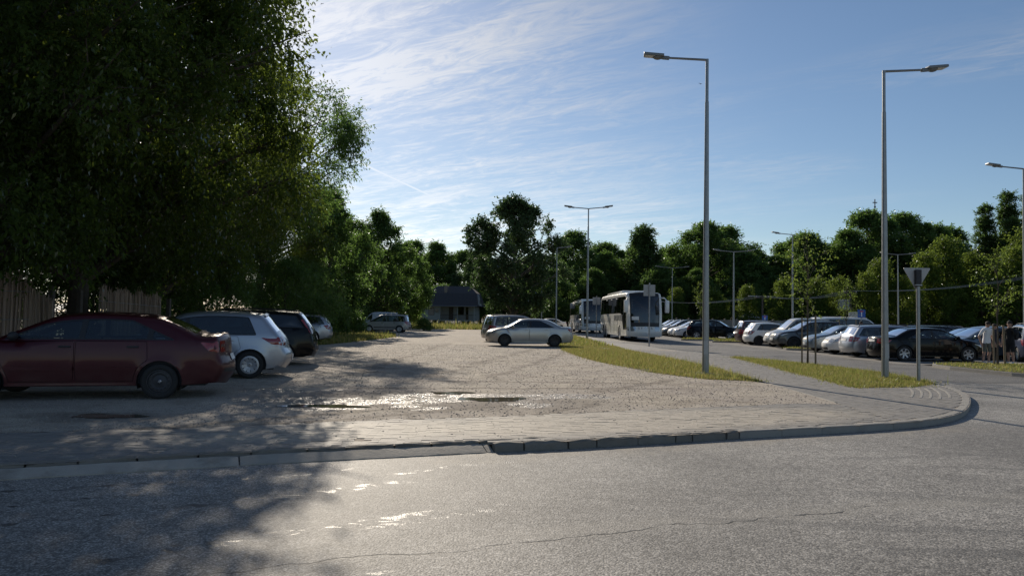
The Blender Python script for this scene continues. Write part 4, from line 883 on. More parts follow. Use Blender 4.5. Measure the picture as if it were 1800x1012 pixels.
    mb.box(.3, g.L-.3, -w2+.05, w2-.05, g.zs-.02, g.zs+.03); mb.box(xb-.5, xb+.05, -w2+.02, w2-.02, g.belt-.25, g.belt-.035); mb.box(xa-.02, xa+.04, -w2, w2, g.zs, g.belt-.04)
    if not bus:
        mb.box(xa, min(xa+.5, xr[0]+.3), -w2, w2, g.zs, g.belt-.05)
    put('interior', mb.v, mb.f, 'cabin', smooth=False)
    if not bus:
        fx = xb-1.15; 
        for sx_ in ([(fx, .38), (fx, -.38)] + ([(fx-.95, .38), (fx-.95, -.38)] if o.get('rearseats', True) else [])):
            m2 = MB(); x_, y_ = sx_; m2.rbox(x_-.05, x_+.42, y_-.24, y_+.24, g.belt-.62, g.belt-.45, .05); Mx = Matrix.Translation((x_, y_, g.belt-.5)) @ Matrix.Rotation(R(-16), 4, 'Y'); m2.rbox(-.07, .07, -.23, .23, 0, .58, .06, 0, Mx); m2.rbox(-.045, .045, -.12, .12, .62, .80, .035, 0, Mx); m2.tube([Mx @ Vector((0, 0, .5)), Mx @ Vector((0, 0, .65))], .02, 6)
            put('seat', m2.v, m2.f, 'seat')
        m2 = MB(); c = Vector((xb-.62, .38, g.belt-.03)); tl_ = Matrix.Translation(c) @ Matrix.Rotation(R(-65), 4, 'Y')
        m2.tube([tl_ @ Vector((.18*math.cos(t), .18*math.sin(t), 0)) for t in np.linspace(0, 2*math.pi, 17)], .016, 6); put('steering_wheel', m2.v, m2.f, 'cabin')
    for ax in g.axles:
        for sgn in (-1, 1):
            mb = MB(); n = 14; yo = float(g.width(np.array([ax]), np.array([g.Rw+g.Ra+.01]))[0])-.006; yi = yo-.34
            vs = [(ax+g.Ra*math.cos(t), sgn*y_, g.Rw+g.Ra*math.sin(t)) for y_ in (yo, yi) for t in np.linspace(-.35, math.pi+.35, n)]
            mb.add(vs, [(j, j+1, n+j+1, n+j) for j in range(n-1)]+[tuple(range(n, 2*n))]); put('wheel_well', mb.v, mb.f, 'black', smooth=False)
    # mirrors
    if not bus:
        mxx = panes and max(p[0] for p in panes[-1])-.14; mz = g.belt+.07
        for sgn in (-1, 1):
            yw = float(g.width(np.array([mxx]), np.array([mz]))[0]); mb = MB(); mb.sphere((mxx, sgn*(yw+.12), mz), (.075, .115, .075)); mb.tube([(mxx, sgn*(yw-.02), mz-.03), (mxx, sgn*(yw+.1), mz-.02)], .022, 6); put('wing_mirror', mb.v, mb.f, o.get('mirror', 'paint'))
    if o.get('rails'):
        for sgn in (-1, 1):
            i0, i1 = g.tag['rt']+2, g.tag['wt']-3; mb = MB(); pl = [g.S(i, sgn*.86, .05 if i0 < i < i1 else .0) for i in range(i0, i1+1)]; mb.tube(pl, .018, 6); put('roof_rail', mb.v, mb.f, o['rails'])
    if o.get('spoiler'):
        P, F = g.strip_patch(g.tag['rt']-.6, g.tag['rt']+1.2, -.9, .9, .03, 3, 8); put('roof_spoiler', P, F, 'paint')
    if o.get('aerial'):
        p = Vector(g.S(o['aerial'][0] if o['aerial'][0] > 1 else g.tag['rt']+3, 0)); mb = MB(); mb.tube([p, p+Vector((-.16, 0, .34))], [.006, .003], 5); put('aerial', mb.v, mb.f, 'black')
    # wheels
    ty, rimf, _ = wheel_meshes(o.get('wheel', 'alloy5'), g.Rw, g.tw); rm = rimf('rim', [M['trim_black']]*3, True, 30)
    for ax in g.axles:
        for sgn in (-1, 1):
            yw = float(g.width(np.array([ax]), np.array([g.Rw+g.Ra+.02]))[0])-g.tw/2-.012
            out.append(('wheel', ty, 'rubber', -1, (ax, sgn*yw, g.Rw, 0 if sgn < 0 else math.pi), None)); out.append(('rim', rm, 'rim', len(out)-1, (0, 0, 0), None))
    GEOS[key] = (g, out); return GEOS[key]

ROLE = {'glass': 'car_glass', 'glass_mid': 'car_glass', 'glass_dark': 'car_glass_dark', 'screen': 'screen_glass', 'head': 'head_glass', 'tail': 'tail_red', 'tailc': 'tail_clear', 'black': 'plastic_black', 'trim': 'trim_black', 'cabin': 'cabin', 'seat': 'seat_cloth', 'rubber': 'rubber', 'plate': 'plate', 'chrome': 'chrome'}
def place_car(key, spec, name, x, y, hd, pm, label, cat, group=None, z=0.0, rim='rim_silver', skip=(), roles=None, s=1.0):
    """x, y: centre of the car on the ground; hd: heading of its nose, degrees from +X"""
    g, parts = car_parts(key, spec); root = empty(name, (x, y, z), R(hd), label=label, cat=cat, group=group); root.scale = (s, s, s); objs = []
    for (nm, me, role, par, loc, lab) in parts:
        if role == 'paint' or role == 'rim' or (roles and role in roles):
            me = me.copy(); n = len(me.materials)
            for i in range(n):
                if role == 'rim': me.materials[i] = M[rim] if i == 0 else (M['trim_black'] if i == 1 else M['chrome'])
                elif role == 'paint': me.materials[i] = pm if i == 0 else M['trim_black']
                else: me.materials[i] = roles[role]
        else: me.materials[0] = M[ROLE[role]]
        o = bpy.data.objects.new(nm, me); COL.objects.link(o); o.parent = root if par < 0 else objs[par]
        if par < 0: o.location = (loc[0]-g.L/2, loc[1], loc[2])
        if len(loc) > 3: o.rotation_euler = (0, random.Random(x+y+len(objs)).uniform(0, 6.28), loc[3]) if False else (0, 0, loc[3])
        objs.append(o)
    return root, objs, g

SEDAN = [(.08, .24), (0, .40), (.01, .60), (.05, .80), (.09, .98), (.22, 1.03), (.60, 1.05, 'rw'), (.98, 1.24), (1.30, 1.375, 'rt'), (1.75, 1.435), (2.2, 1.445), (2.52, 1.425), (2.76, 1.37, 'wt'), (3.12, 1.18), (3.48, .985, 'wb'), (3.8, .93), (4.15, .85), (4.36, .74), (4.45, .58), (4.46, .42), (4.40, .24)]
LIFT = [(.10, .27), (.02, .42), (0, .58), (.06, .76), (.10, 1.05), (.20, 1.09), (.42, 1.10, 'rw'), (.78, 1.27), (1.08, 1.385, 'rt'), (1.5, 1.44), (2.0, 1.455), (2.45, 1.43), (2.75, 1.37, 'wt'), (3.15, 1.20), (3.62, .985, 'wb'), (3.9, .93), (4.25, .85), (4.47, .74), (4.56, .58), (4.57, .42), (4.50, .24)]
HATCH = [(.10, .26), (.01, .40), (0, .56), (.07, .70), (.12, .88), (.22, 1.03, 'rw'), (.40, 1.25), (.54, 1.42, 'rt'), (.68, 1.475), (1.15, 1.515), (1.7, 1.52), (2.1, 1.49), (2.35, 1.43, 'wt'), (2.78, 1.23), (3.22, 1.0, 'wb'), (3.5, .94), (3.85, .84), (4.08, .70), (4.19, .55), (4.2, .40), (4.14, .24)]
ESTATE = [(.08, .26), (0, .42), (.01, .60), (.06, .80), (.12, .99, 'rw'), (.27, 1.22), (.42, 1.41, 'rt'), (.56, 1.455), (1.2, 1.49), (2.0, 1.495), (2.5, 1.465), (2.76, 1.40, 'wt'), (3.12, 1.21), (3.56, .99, 'wb'), (3.9, .93), (4.25, .84), (4.5, .70), (4.59, .55), (4.6, .40), (4.54, .24)]
MPV = [(.06, .26), (0, .42), (.01, .60), (.05, .80), (.10, .98, 'rw'), (.18, 1.3), (.28, 1.53, 'rt'), (.42, 1.59), (1.2, 1.63), (2.0, 1.63), (2.4, 1.58), (2.7, 1.49, 'wt'), (3.12, 1.27), (3.6, 1.02, 'wb'), (3.85, .94), (4.12, .84), (4.30, .70), (4.38, .55), (4.39, .40), (4.33, .24)]
SUV = [(.08, .34), (0, .5), (.01, .7), (.06, .88), (.12, 1.06, 'rw'), (.28, 1.33), (.44, 1.53, 'rt'), (.6, 1.59), (1.2, 1.65), (1.9, 1.65), (2.35, 1.61), (2.62, 1.54, 'wt'), (2.98, 1.34), (3.36, 1.12, 'wb'), (3.7, 1.07), (4.1, .99), (4.36, .86), (4.47, .66), (4.48, .48), (4.40, .30)]
KANGOO = [(.05, .28), (0, .44), (.01, .66), (.03, .92), (.05, 1.04, 'rw'), (.08, 1.4), (.12, 1.66, 'rt'), (.22, 1.76), (.9, 1.81), (1.7, 1.82), (2.15, 1.79), (2.42, 1.69, 'wt'), (2.75, 1.42), (3.08, 1.12, 'wb'), (3.32, 1.04), (3.62, .93), (3.84, .78), (3.95, .58), (3.97, .42), (3.91, .26)]
VAN = [(.05, .30), (0, .48), (.01, .70), (.03, .98), (.05, 1.12, 'rw'), (.09, 1.5), (.14, 1.76, 'rt'), (.26, 1.88), (1.2, 1.93), (2.8, 1.93), (3.35, 1.89), (3.62, 1.79, 'wt'), (4.0, 1.48), (4.36, 1.18, 'wb'), (4.58, 1.10), (4.82, .96), (4.96, .76), (5.02, .56), (5.03, .42), (4.97, .28)]
COACH = [(.10, .36), (.02, .62), (0, 1.2), (.02, 1.9), (.06, 2.2, 'rw'), (.12, 2.9), (.2, 3.2, 'rt'), (.45, 3.36), (1.2, 3.42), (4.0, 3.44), (9.0, 3.44), (11.6, 3.42), (12.25, 3.38), (12.52, 3.24, 'wt'), (12.80, 2.3), (12.94, 1.12, 'wb'), (12.97, .92), (13.0, .62), (12.95, .36)]
two = [(.285, .525), (.525, .785)]
SP = {
 'lift': dict(body=dict(ctrl=LIFT, W_=1.74, axles=[1.02, 3.72], Rw=.305, zs=.24, belt=1.0, tumble=20), opt=dict(cuts=[.285, .515], doors=[(.27, .511), (.515, .80)], cp=.36, cslope=.9, wheel='steel', handle='black', mirror='black', mould=(.50, .56), mouldrole='paint', tail=(.80, 1.0), taillen=.30, tailu=.72, rplate=.62, pil=.10, grilles=[(.62, .72, .4), (.28, .38, .6)], bump=(.46, .52))),
 'hatch': dict(body=dict(ctrl=HATCH, W_=1.75, axles=[.82, 3.42], Rw=.315, zs=.22, belt=.98, tumble=17), opt=dict(cuts=[.535], doors=[(.26, .53), (.534, .80)], cp=.46, cslope=.55, wheel='cap10', tail=(.76, .96), taillen=.42, tailu=.8, rplate=.42, spoiler=True, mould=(.48, .53), pil=.05)),
 'estate': dict(body=dict(ctrl=ESTATE, W_=1.78, axles=[.92, 3.58], Rw=.32, zs=.22, belt=.98), opt=dict(cuts=[.30, .53], doors=[(.27, .526), (.53, .79)], cp=.16, wheel='alloy5', tail=(.72, .96), rails='trim', pil=.05, spoiler=True)),
 'volvo': dict(body=dict(ctrl=ESTATE, W_=1.84, axles=[.92, 3.62], Rw=.335, zs=.25, belt=1.02, sx=1.04, sz=1.06), opt=dict(cuts=[.30, .53], doors=[(.27, .526), (.53, .79)], cp=.18, wheel='alloy12', tail=(.92, 1.36), taillen=.09, tailu=.88, rails='trim', dark=True, handle='black', bump=(.46, .56), pil=.05)),
 'sedan': dict(body=dict(ctrl=SEDAN, W_=1.72, axles=[.95, 3.58], Rw=.31, zs=.22, belt=.98, tumble=21), opt=dict(cuts=[.29, .515], doors=[(.27, .511), (.515, .79)], cp=.34, wheel='alloy7', tail=(.76, .96), taillen=.20, tailu=.66, rplate=.80, pil=.06, privacy=True)),
 'bmw': dict(body=dict(ctrl=SEDAN, W_=1.75, axles=[.93, 3.66], Rw=.33, zs=.21, belt=.97, tumble=20, sz=.985), opt=dict(cuts=[.27, .50], doors=[(.26, .496), (.50, .77)], cp=.46, wheel='alloy6', tail=(.74, .92), taillen=.34, tailu=.62, rplate=.78, pil=.06, handle='paint')),
 'swift': dict(body=dict(ctrl=HATCH, W_=1.70, axles=[.72, 3.35], Rw=.31, zs=.22, belt=1.0, sx=.90, tumble=12), opt=dict(cuts=[.26, .55], doors=[(.29, .546), (.55, .80)], cp=.30, wheel='alloy7', tail=(.72, .98), taillen=.24, tailu=.78, privacy=True, dark=True, rplate=.76)),
 'mpv': dict(body=dict(ctrl=MPV, W_=1.76, axles=[.80, 3.50], Rw=.315, zs=.22, belt=1.0, tumble=14), opt=dict(cuts=[.27, .50], doors=[(.25, .496), (.50, .78)], cp=.14, wheel='alloy5', tail=(.70, 1.0), pil=.04, rails='trim')),
 'oldestate': dict(body=dict(ctrl=MPV, W_=1.70, axles=[.80, 3.50], Rw=.31, zs=.24, belt=.98, tumble=13, sz=.98), opt=dict(cuts=[.27, .50], doors=[(.25, .496), (.50, .78)], cp=.12, wheel='cap10', tail=(.70, 1.0), pil=.04, bump=(.4, .52), handle='black', mirror='black', mould=(.42, .50), mouldrole='black', rails='trim')),
 'suv': dict(body=dict(ctrl=SUV, W_=1.84, axles=[.86, 3.56], Rw=.36, zs=.30, belt=1.10, tumble=17), opt=dict(cuts=[.28, .52], doors=[(.26, .516), (.52, .78)], cp=.16, wheel='alloy5', head=(.74, .90), tail=(.84, 1.1), grilles=[(.70, .84, .4), (.36, .5, .6)], fplate=.52, rplate=.86, badgez=.76, pil=.05, rails='trim')),
 'kangoo': dict(body=dict(ctrl=KANGOO, W_=1.70, axles=[.66, 3.26], Rw=.31, zs=.24, belt=1.06, tumble=8, r=.09), opt=dict(cuts=[.36, .58], doors=[(.31, .576), (.58, .80)], cp=.22, wheel='cap10', head=(.66, .86), headlen=.34, tail=(.7, 1.15), taillen=.10, tailu=.86, pil=.02, rplate=.6)),
 'panel': dict(body=dict(ctrl=KANGOO, W_=1.72, axles=[.7, 3.3], Rw=.31, zs=.24, belt=1.06, tumble=7, r=.09), opt=dict(cuts=[.58], xend=.58, endsl=0., doors=[(.58, .80)], cp=.2, wheel='steel', head=(.66, .86), tail=(.7, 1.1), taillen=.1, pil=.02, norear=True, rplate=.6)),
 'van': dict(body=dict(ctrl=VAN, W_=1.92, axles=[.95, 3.98], Rw=.33, zs=.26, belt=1.12, tumble=7, r=.11), opt=dict(cuts=[.30, .56], doors=[(.60, .80)], cp=.14, wheel='cap10', head=(.72, .94), tail=(.95, 1.5), taillen=.10, tailu=.88, dark=True, pil=.02, rails='chrome', rplate=.7)),
 'coach': dict(body=dict(ctrl=COACH, W_=2.55, axles=[2.3, 3.6, 10.1], Rw=.50, zs=.34, belt=2.0, tumble=2.5, lf=.7, af=.10, lr=.5, ar=.06, r=.16, barrel=0.0, crown=.05, face=.16, arch=.09, tw=.3),
   opt=dict(bus=True, b0=.5, b1=12.6, bz=1.95, top=.30, band=[(.45, 1.88), (9.9, 1.95), (10.7, 1.9), (11.3, 1.2), (11.6, .8), (12.72, .8), (12.62, 2.2), (12.42, 3.05), (11.9, 3.16), (.6, 3.14)], cuts=[1.9, 3.6, 5.3, 7.0, 8.7, 10.4, 11.55], pw=.012, rim=.02, pil=0., grid=.30, doors=[], dark=True, screen='screen_dark', head=(.72, 1.02), headlen=.35, headu=.66, tail=(.8, 1.4), taillen=.08, tailu=.86, wheel='cap10', grilles=[(1.04, 1.12, .55)], fplate=.50, rplate=.6, badgez=.92, norear=False, slat='trim', rearseats=False)),
}
ROLE['screen_dark'] = 'coach_screen'
glassmat('coach_screen', (.16, .18, .19))
paint('paint_red', (.058, .003, .008), .3, .20, .36, .35, .3); paint('paint_silver', (.40, .42, .46), .75, .25, .34); paint('paint_silver_warm', (.42, .41, .39), .75, .35, .34); paint('paint_black', (.004, .004, .005), .0, .04, .2, .32, .1); paint('paint_white', (.80, .80, .78), .0, .3, .35); paint('paint_grey', (.05, .055, .06), .55, .3, .32); paint('paint_blue', (.035, .05, .10), .5, .25, .32); paint('paint_maroon', (.06, .012, .018), .4, .3, .33); paint('paint_steel', (.20, .25, .29), .65, .25, .33); paint('paint_teal', (.03, .06, .06), .5, .3, .33); paint('paint_beige', (.55, .53, .48), .1, .35, .38); paint('paint_olive', (.36, .36, .34), .55, .35, .42); paint('paint_coach', (.80, .785, .73), .05, .28, .35); paint('paint_vanwhite', (.50, .54, .58), .05, .35, .42)

GL_, GR, GM = 'cars parked at the left fence', 'cars in the right car park', 'cars out on the gravel yard'
LC = []
def car(key, name, x, y, hd, pm, label, cat='car', group=None, **kw): 
    r_ = place_car(key, SP[key], name, x, y, hd, M[pm], label, cat, group, **kw); LC.append(r_); return r_
red, red_o, red_g = car('lift', 'saloon_car', -7.5, 13.3, 195, 'paint_red', 'dusty dark red saloon with black steel wheels at the left edge', group=GL_, rim='rim_steel')
car('hatch', 'hatchback_car', -7.5, 17.6, 196, 'paint_silver', 'silver hatchback with ten spoke hubcaps behind the red saloon', group=GL_)
car('volvo', 'estate_car', -8.35, 22.1, 196, 'paint_black', 'black estate car with tall red tail lights beside silver hatchback', group=GL_)
car('estate', 'estate_car', -12.0, 39.5, 192, 'paint_silver', 'pale silver estate car peeking out behind the black estate', group=GL_)
car('oldestate', 'estate_car', -11.3, 66.5, 178, 'paint_olive', 'dull grey old estate car parked far off before the trees', group=GM)
car('panel', 'panel_van', -12.9, 71.0, 180, 'paint_vanwhite', 'white panel van parked behind the far grey estate', 'van', GM)
car('sedan', 'saloon_car', .95, 39.6, 184, 'paint_silver_warm', 'silver saloon with dark alloy wheels in the middle of yard', group=GM, rim='rim_dark')
car('mpv', 'estate_car', .35, 46.5, 28, 'paint_silver_warm', 'silver people carrier showing its tailgate behind the silver saloon', group=GM)
ZR = -.096
car('bmw', 'saloon_car', 18.05, 32.4, 0, 'paint_black', 'glossy black saloon with six spoke wheels near the standing men', group=GR, z=ZR)
car('estate', 'estate_car', 18.1, 35.1, 0, 'paint_silver', 'silver estate car showing its tail left of the black saloon', group=GR, z=ZR)
car('swift', 'hatchback_car', 17.9, 37.7, 180, 'paint_white', 'white hatchback facing out beside the silver estate tail', group=GR, z=ZR)
car('sedan', 'saloon_car', 18.2, 40.2, 180, 'paint_steel', 'pale silver blue saloon facing out next to the white hatchback', group=GR, z=ZR, rim='rim_silver')
car('suv', 'suv_car', 18.0, 44.6, 180, 'paint_grey', 'dark grey off-roader facing out behind the staked sapling', group=GR, z=ZR, rim='rim_dark')
car('kangoo', 'van_car', 18.3, 47.4, 180, 'paint_beige', 'boxy cream high roofed van facing out behind the dark off-roader', 'van', GR, z=ZR)
car('swift', 'hatchback_car', 17.75, 50.2, 0, 'paint_white', 'white hatchback with dark windows showing its tail', group=GR, z=ZR, rim='rim_dark')
car('mpv', 'van_car', 18.3, 52.8, 0, 'paint_maroon', 'dark maroon people carrier hidden left behind the white hatchback', group=GR, z=ZR)
car('van', 'van', 23.0, 50.5, 0, 'paint_white', 'long white van with roof bars behind the parked row', 'van', GR, z=ZR)
car('suv', 'suv_car', 17.2, 62.6, -22, 'paint_black', 'black off-roader seen side on behind the left lamp post', group=GR, z=ZR)
car('hatch', 'hatchback_car', 20.3, 60.6, 180, 'paint_steel', 'small silver hatchback just right of the maroon car', group=GR, z=ZR)
car('sedan', 'saloon_car', 20.6, 64.4, 182, 'paint_maroon', 'maroon saloon behind the black off-roader', group=GR, z=ZR)
car('sedan', 'saloon_car', 17.0, 67.2, 184, 'paint_white', 'white car front nearest the black off-roader', group=GR, z=ZR)
car('hatch', 'hatchback_car', 17.0, 70.0, 184, 'paint_white', 'white car second left of the black off-roader', group=GR, z=ZR)
car('mpv', 'people_carrier', 17.0, 72.6, 184, 'paint_grey', 'grey people carrier third left of the black off-roader', group=GR, z=ZR)
car('mpv', 'people_carrier', 17.0, 75.4, 184, 'paint_steel', 'steel blue people carrier half hidden behind the coach mirror', group=GR, z=ZR)
car('suv', 'suv_car', 17.0, 78.2, 184, 'paint_teal', 'dark teal off-roader last in the row by the coach', group=GR, z=ZR)
car('estate', 'estate_car', 23.2, 40.4, 0, 'paint_black', 'black estate roof visible over the black saloon', group=GR, z=ZR)
car('sedan', 'saloon_car', 23.9, 37.6, 0, 'paint_black', 'black saloon facing right behind the nearer black saloon', group=GR, z=ZR)
car('hatch', 'hatchback_car', 22.2, 35.0, 180, 'paint_steel', 'silver blue hatchback bonnet beside the white shirted man', group=GR, z=ZR)
car('mpv', 'people_carrier', 23.6, 33.6, 68, 'paint_blue', 'dark blue people carrier tail at the right edge', group=GR, z=ZR)
car('estate', 'estate_car', 24.6, 44.0, 180, 'paint_grey', 'grey estate roof behind the silver estate tail', group=GR, z=ZR)
car('hatch', 'hatchback_car', 25.2, 57.0, 0, 'paint_silver', 'silver hatchback roof left of the cream van', group=GR, z=ZR)
car('sedan', 'saloon_car', 25, 66, 0, 'paint_steel', 'pale saloon in the far row behind the maroon saloon', group=GR, z=ZR)
for i, (x, y, c) in enumerate([(4.9, 96, 'paint_white'), (5.4, 104, 'paint_silver')]):
    car('sedan', 'saloon_car', x, y, 200, c, ['white car far off between silver saloon and second coach', 'silver car farthest off left of the second coach'][i], group=GM, z=.0)
# the coaches
def coach(x, y, hd, label):
    root, objs, g = car('coach', 'coach', x, y, hd, 'paint_coach', label, 'coach', 'coaches at the stop', z=ZR, rim='rim_silver', s=1.05)
    Lx = g.L/2
    mb = MB(); mb.rbox(-4.6, 2.6, -.95, .95, 3.38, 3.66, .12); mb.build('roof_unit', M['paint_coach'], root, True)
    for sgn in (-1, 1):
        mb = MB(); mb.tube([(Lx-.35, sgn*1.15, 3.05), (Lx+.25, sgn*1.28, 3.02), (Lx+.45, sgn*1.42, 2.8)], .04, 8); mb.rbox(Lx+.32, Lx+.56, sgn*1.42-.14, sgn*1.42+.14, 2.0, 2.85, .07); mb.build('wing_mirror', M['paint_coach'], root, True)
    for i in range(3): mb = MB(); mb.box(-3.0+i*2.4, -2.45+i*2.4, -1.262, -1.235, 3.02, 3.08); mb.build('roof_marker', M['sign_white'], root); 
    P, F = g.strip_patch(g.zi(1.72), g.zi(1.48), -.88, -.42, .008); ob = link('route_card', mesh('route_card', [(a-g.L/2, b, c) for a, b, c in P], F, M['sign_white']), root)
    def text(body, size, loc, rot, mat, nm, ext=.004, sp=1.0):
        cu = bpy.data.curves.new(nm, 'FONT'); cu.body = body; cu.size = size; cu.extrude = ext; cu.align_x = 'CENTER'; cu.space_character = sp
        tmp = bpy.data.objects.new('tmp', cu); COL.objects.link(tmp); dg = bpy.context.evaluated_depsgraph_get(); me = bpy.data.meshes.new_from_object(tmp.evaluated_get(dg)); bpy.data.objects.remove(tmp)
        me.materials.clear(); me.materials.append(mat); o = link(nm, me, root); o.location = loc; o.rotation_euler = rot
    text('BALINAUTER', .62, (3.0, -1.29, 1.42), (R(90), 0, 0), M['lettering'], 'lettering', .004)
    text('SETRA', .19, (Lx+.165, 0, .86), (R(90), 0, R(90)), M['trim_black'], 'front_lettering', .004, 2.2)
    # the large pale floral print on the rear half of the flank
    mb = MB(); r_ = random.Random(4)
    for i in range(14):
        cx, cz, rad_ = r_.uniform(-4.6, -.6), r_.uniform(.95, 1.7), r_.uniform(.12, .3)
        for j in range(6):
            t = j*math.pi/3+i; a = (cx+rad_*math.cos(t), -1.288, cz+rad_*math.sin(t)); b = (cx+rad_*.45*math.cos(t+.3), -1.288, cz+rad_*.45*math.sin(t+.3)); c = (cx+rad_*.45*math.cos(t-.3), -1.288, cz+rad_*.45*math.sin(t-.3)); mb.add([(cx, -1.288, cz), c, a, b], [(0, 1, 2, 3)])
    mb.build('flank_print', M['print_grey'], root)
    for x_, wd in ((6.0-Lx, .8), (7.6-Lx, .8), (9.1-Lx, .6)):
        mb = MB(); mb.box(x_-.008, x_+.008, -1.287, -1.27, .45, 1.85); mb.build('panel_seam', M['trim_black'], root)
simple('lettering', (.09, .10, .11), .5); simple('print_grey', (.38, .37, .33), .5)
coach(9.55, 60.6, -88.7, 'white touring coach with black glass front, nearer of the two')
coach(8.9, 88.0, -89.2, 'white touring coach standing behind the nearer coach')

# ------------------------------------------------------------------ car park surfaces and islands
sheet('parking_lot', [(15.25, 29.2), (62, 30.4), (62, 96), (14.2, 96), (14.4, 60), (14.9, 45), (15.1, 36)], -.091, M['parking_paving'])
def island(name, poly, label, n, seed, h=.05, wd=.012):
    slab(name, poly, -.2, .015, M['concrete_new']); inn = shrink(poly, .14); sheet('grass_island', inn, .022, M['turf'])
    grass('island_grass', inn, n, h, label, .35, z=.024, wd=wd)
island('island_kerb', [(15.5, 26.2), (15.62, 27.5), (16.1, 28.3), (17.2, 28.75), (44, 29.7), (44, 20.5), (17, 20.5), (16.3, 21.5), (15.8, 23.4)], 'grass island with staked sapling beside the standing men', 60000, 1, .045)
island('island_kerb', [(15.6, 42.0), (16.0, 41.5), (20.3, 41.5), (20.3, 42.9), (16.0, 42.9), (15.6, 42.5)], 'short grass island between saloon and dark off-roader', 5000, 2)
island('island_kerb', [(14.9, 54.9), (15.3, 54.3), (20, 54.3), (20, 55.9), (15.3, 55.9)], 'small grass island left of the maroon people carrier', 4000, 3, .07, .02)
island('island_kerb', [(13.5, 58.9), (13.9, 58.3), (22, 58.3), (22, 59.9), (13.9, 59.9)], 'long thin grass island in front of the black off-roader', 6000, 4, .08, .02)
# white bay lines between the cars
simple('line_white', (.55, .55, .52), .7, 0, .25, 8)

# ------------------------------------------------------------------ lamp posts
def lamp_mesh(h, arm, heads):
    out = []; b = MB(); b.tube([(0, 0, -.05), (0, 0, 1.2), (0, 0, h*.86), (0, 0, h*.861), (0, 0, h-.02)], [.098, .092, .056, .047, .045], 10); out.append(('pole', b.me('pole', M['galvanised'], True, 30)))
    b = MB(); b.box(-.06, .06, -.097, -.085, .55, .95); out.append(('service_door', b.me('service_door', M['steel_grey'])))
    b = MB(); b.box(-.13, .13, -.13, .13, -.02, .035); out.append(('base_plate', b.me('base_plate', M['concrete_new'])))
    for sg in heads:
        b = MB(); z = h-.06; b.tube([(0, 0, z-.03), (0, 0, z), (sg*.05, 0, z+.02), (sg*arm, 0, z+.02+arm*.085)], [.047, .045, .036, .032], 8); out.append(('arm', b.me('arm', M['galvanised'], True, 40)))
        Mx = Matrix.Translation((sg*(arm+.02), 0, z+.02+arm*.085)) @ Matrix.Rotation(R(-7*sg), 4, 'Y'); b = MB()
        b.rbox(*(sorted((-.06*sg, .16*sg))), -.05, .05, -.05, .045, .015, 0, Mx); b.rbox(*sorted((.1*sg, .68*sg)), -.15, .15, .0, .075, .02, 0, Mx); b.sphere(tuple(Mx @ Vector((.27*sg, 0, .0))), (.15, .12, .075)); out.append(('lamp_head', b.me('lamp_head', M['lamp_head'], True, 35)))
        b = MB(); b.box(*sorted((.36*sg, .64*sg)), -.11, .11, -.012, .004, 0, Mx); out.append(('lens', b.me('lens', M['lamp_lens'])))
    return out
def lamp(x, y, h, heads, label, arm=1.05, z=0.0, rz=0.0):
    e = empty('street_lamp', (x, y, z), rz, label=label, cat='street lamp', group='lamp posts'); hd_ = None
    for nm, me in lamp_mesh(h, arm, heads):
        o = link(nm, me, hd_ if nm == 'lens' else e)
        if nm == 'lamp_head': hd_ = o
lamp(5.49, 20.92, 9.0, (-1,), 'tall galvanised lamp post on the grass verge, arm to the left', 1.1, rz=R(-8))
lamp(10.22, 20.26, 8.52, (1,), 'tall galvanised lamp post on the island, arm to the right', 1.15, rz=R(6))
lamp(5.42, 52.97, 9.45, (-1, 1), 'two armed lamp post behind the silver saloon', 1.05, rz=R(-6))
lamp(4.76, 79, 9.07, (1,), 'lamp post left of the second coach, single arm', 1.0)
lamp(4.37, 108, 8.97, (-1, 1), 'distant two armed lamp post beside the cottonwood', 1.2)
lamp(4.47, 131, 9.04, (-1,), 'most distant lamp post right of the cottonwood', 1.1)
lamp(20.4, 68, 8.0, (-1, 1), 'two armed lamp post behind the black off-roader', 1.2, ZR)
lamp(24.3, 64, 9.2, (-1,), 'lamp post with left arm behind the cream van', 1.1, ZR)
lamp(41.8, 80, 9.1, (-1, 1), 'two armed lamp post between lamp post and give way sign', 1.2, ZR)
lamp(22.99, 106, 9.1, (-1, 1), 'distant two armed lamp post right of the nearer coach', 1.7, ZR)
lamp(27.2, 120, 6.6, (1,), 'short distant lamp post right of the coach mirror', 1.6, ZR)
lamp(35.5, 128, 8.0, (1,), 'distant lamp post just right of the left tall lamp', 1.6, ZR)
lamp(24.3, 35, 9.1, (-1,), 'lamp post at the right edge of the picture', 1.05, ZR)

# ------------------------------------------------------------------ signs
def sign_square(x, y, ztop, label):
    e = empty('bus_stop_sign', (x, y, 0), label=label, cat='sign', group='square boards seen from behind')
    b = MB(); b.tube([(0, 0, -.1), (0, 0, ztop+.12)], .038, 10); b.build('post', M['steel_grey'], e, True)
    b = MB(); b.rbox(-.34, .34, .045, .06, ztop-.66, ztop, .005); bd = b.build('board', M['sign_back'], e)
    b = MB()
    for z in (ztop-.52, ztop-.14): b.box(-.06, .06, -.043, .048, z-.02, z+.02)
    b.build('clamp', M['steel_grey'], bd)
sign_square(8.06, 43.3, 3.55, 'square board on a post in front of the nearer coach'); sign_square(7.45, 65, 3.4, 'square board on a post between the two coaches'); sign_square(7.6, 92, 3.4, 'square board on a post left of the second coach')
e = empty('give_way_sign', (10.48, 19.07, 0), label='triangular give way sign seen from behind at the corner', cat='sign')
b = MB(); b.tube([(0, 0, -.1), (0, 0, 2.78)], .045, 12); b.build('post', M['galvanised'], e, True)
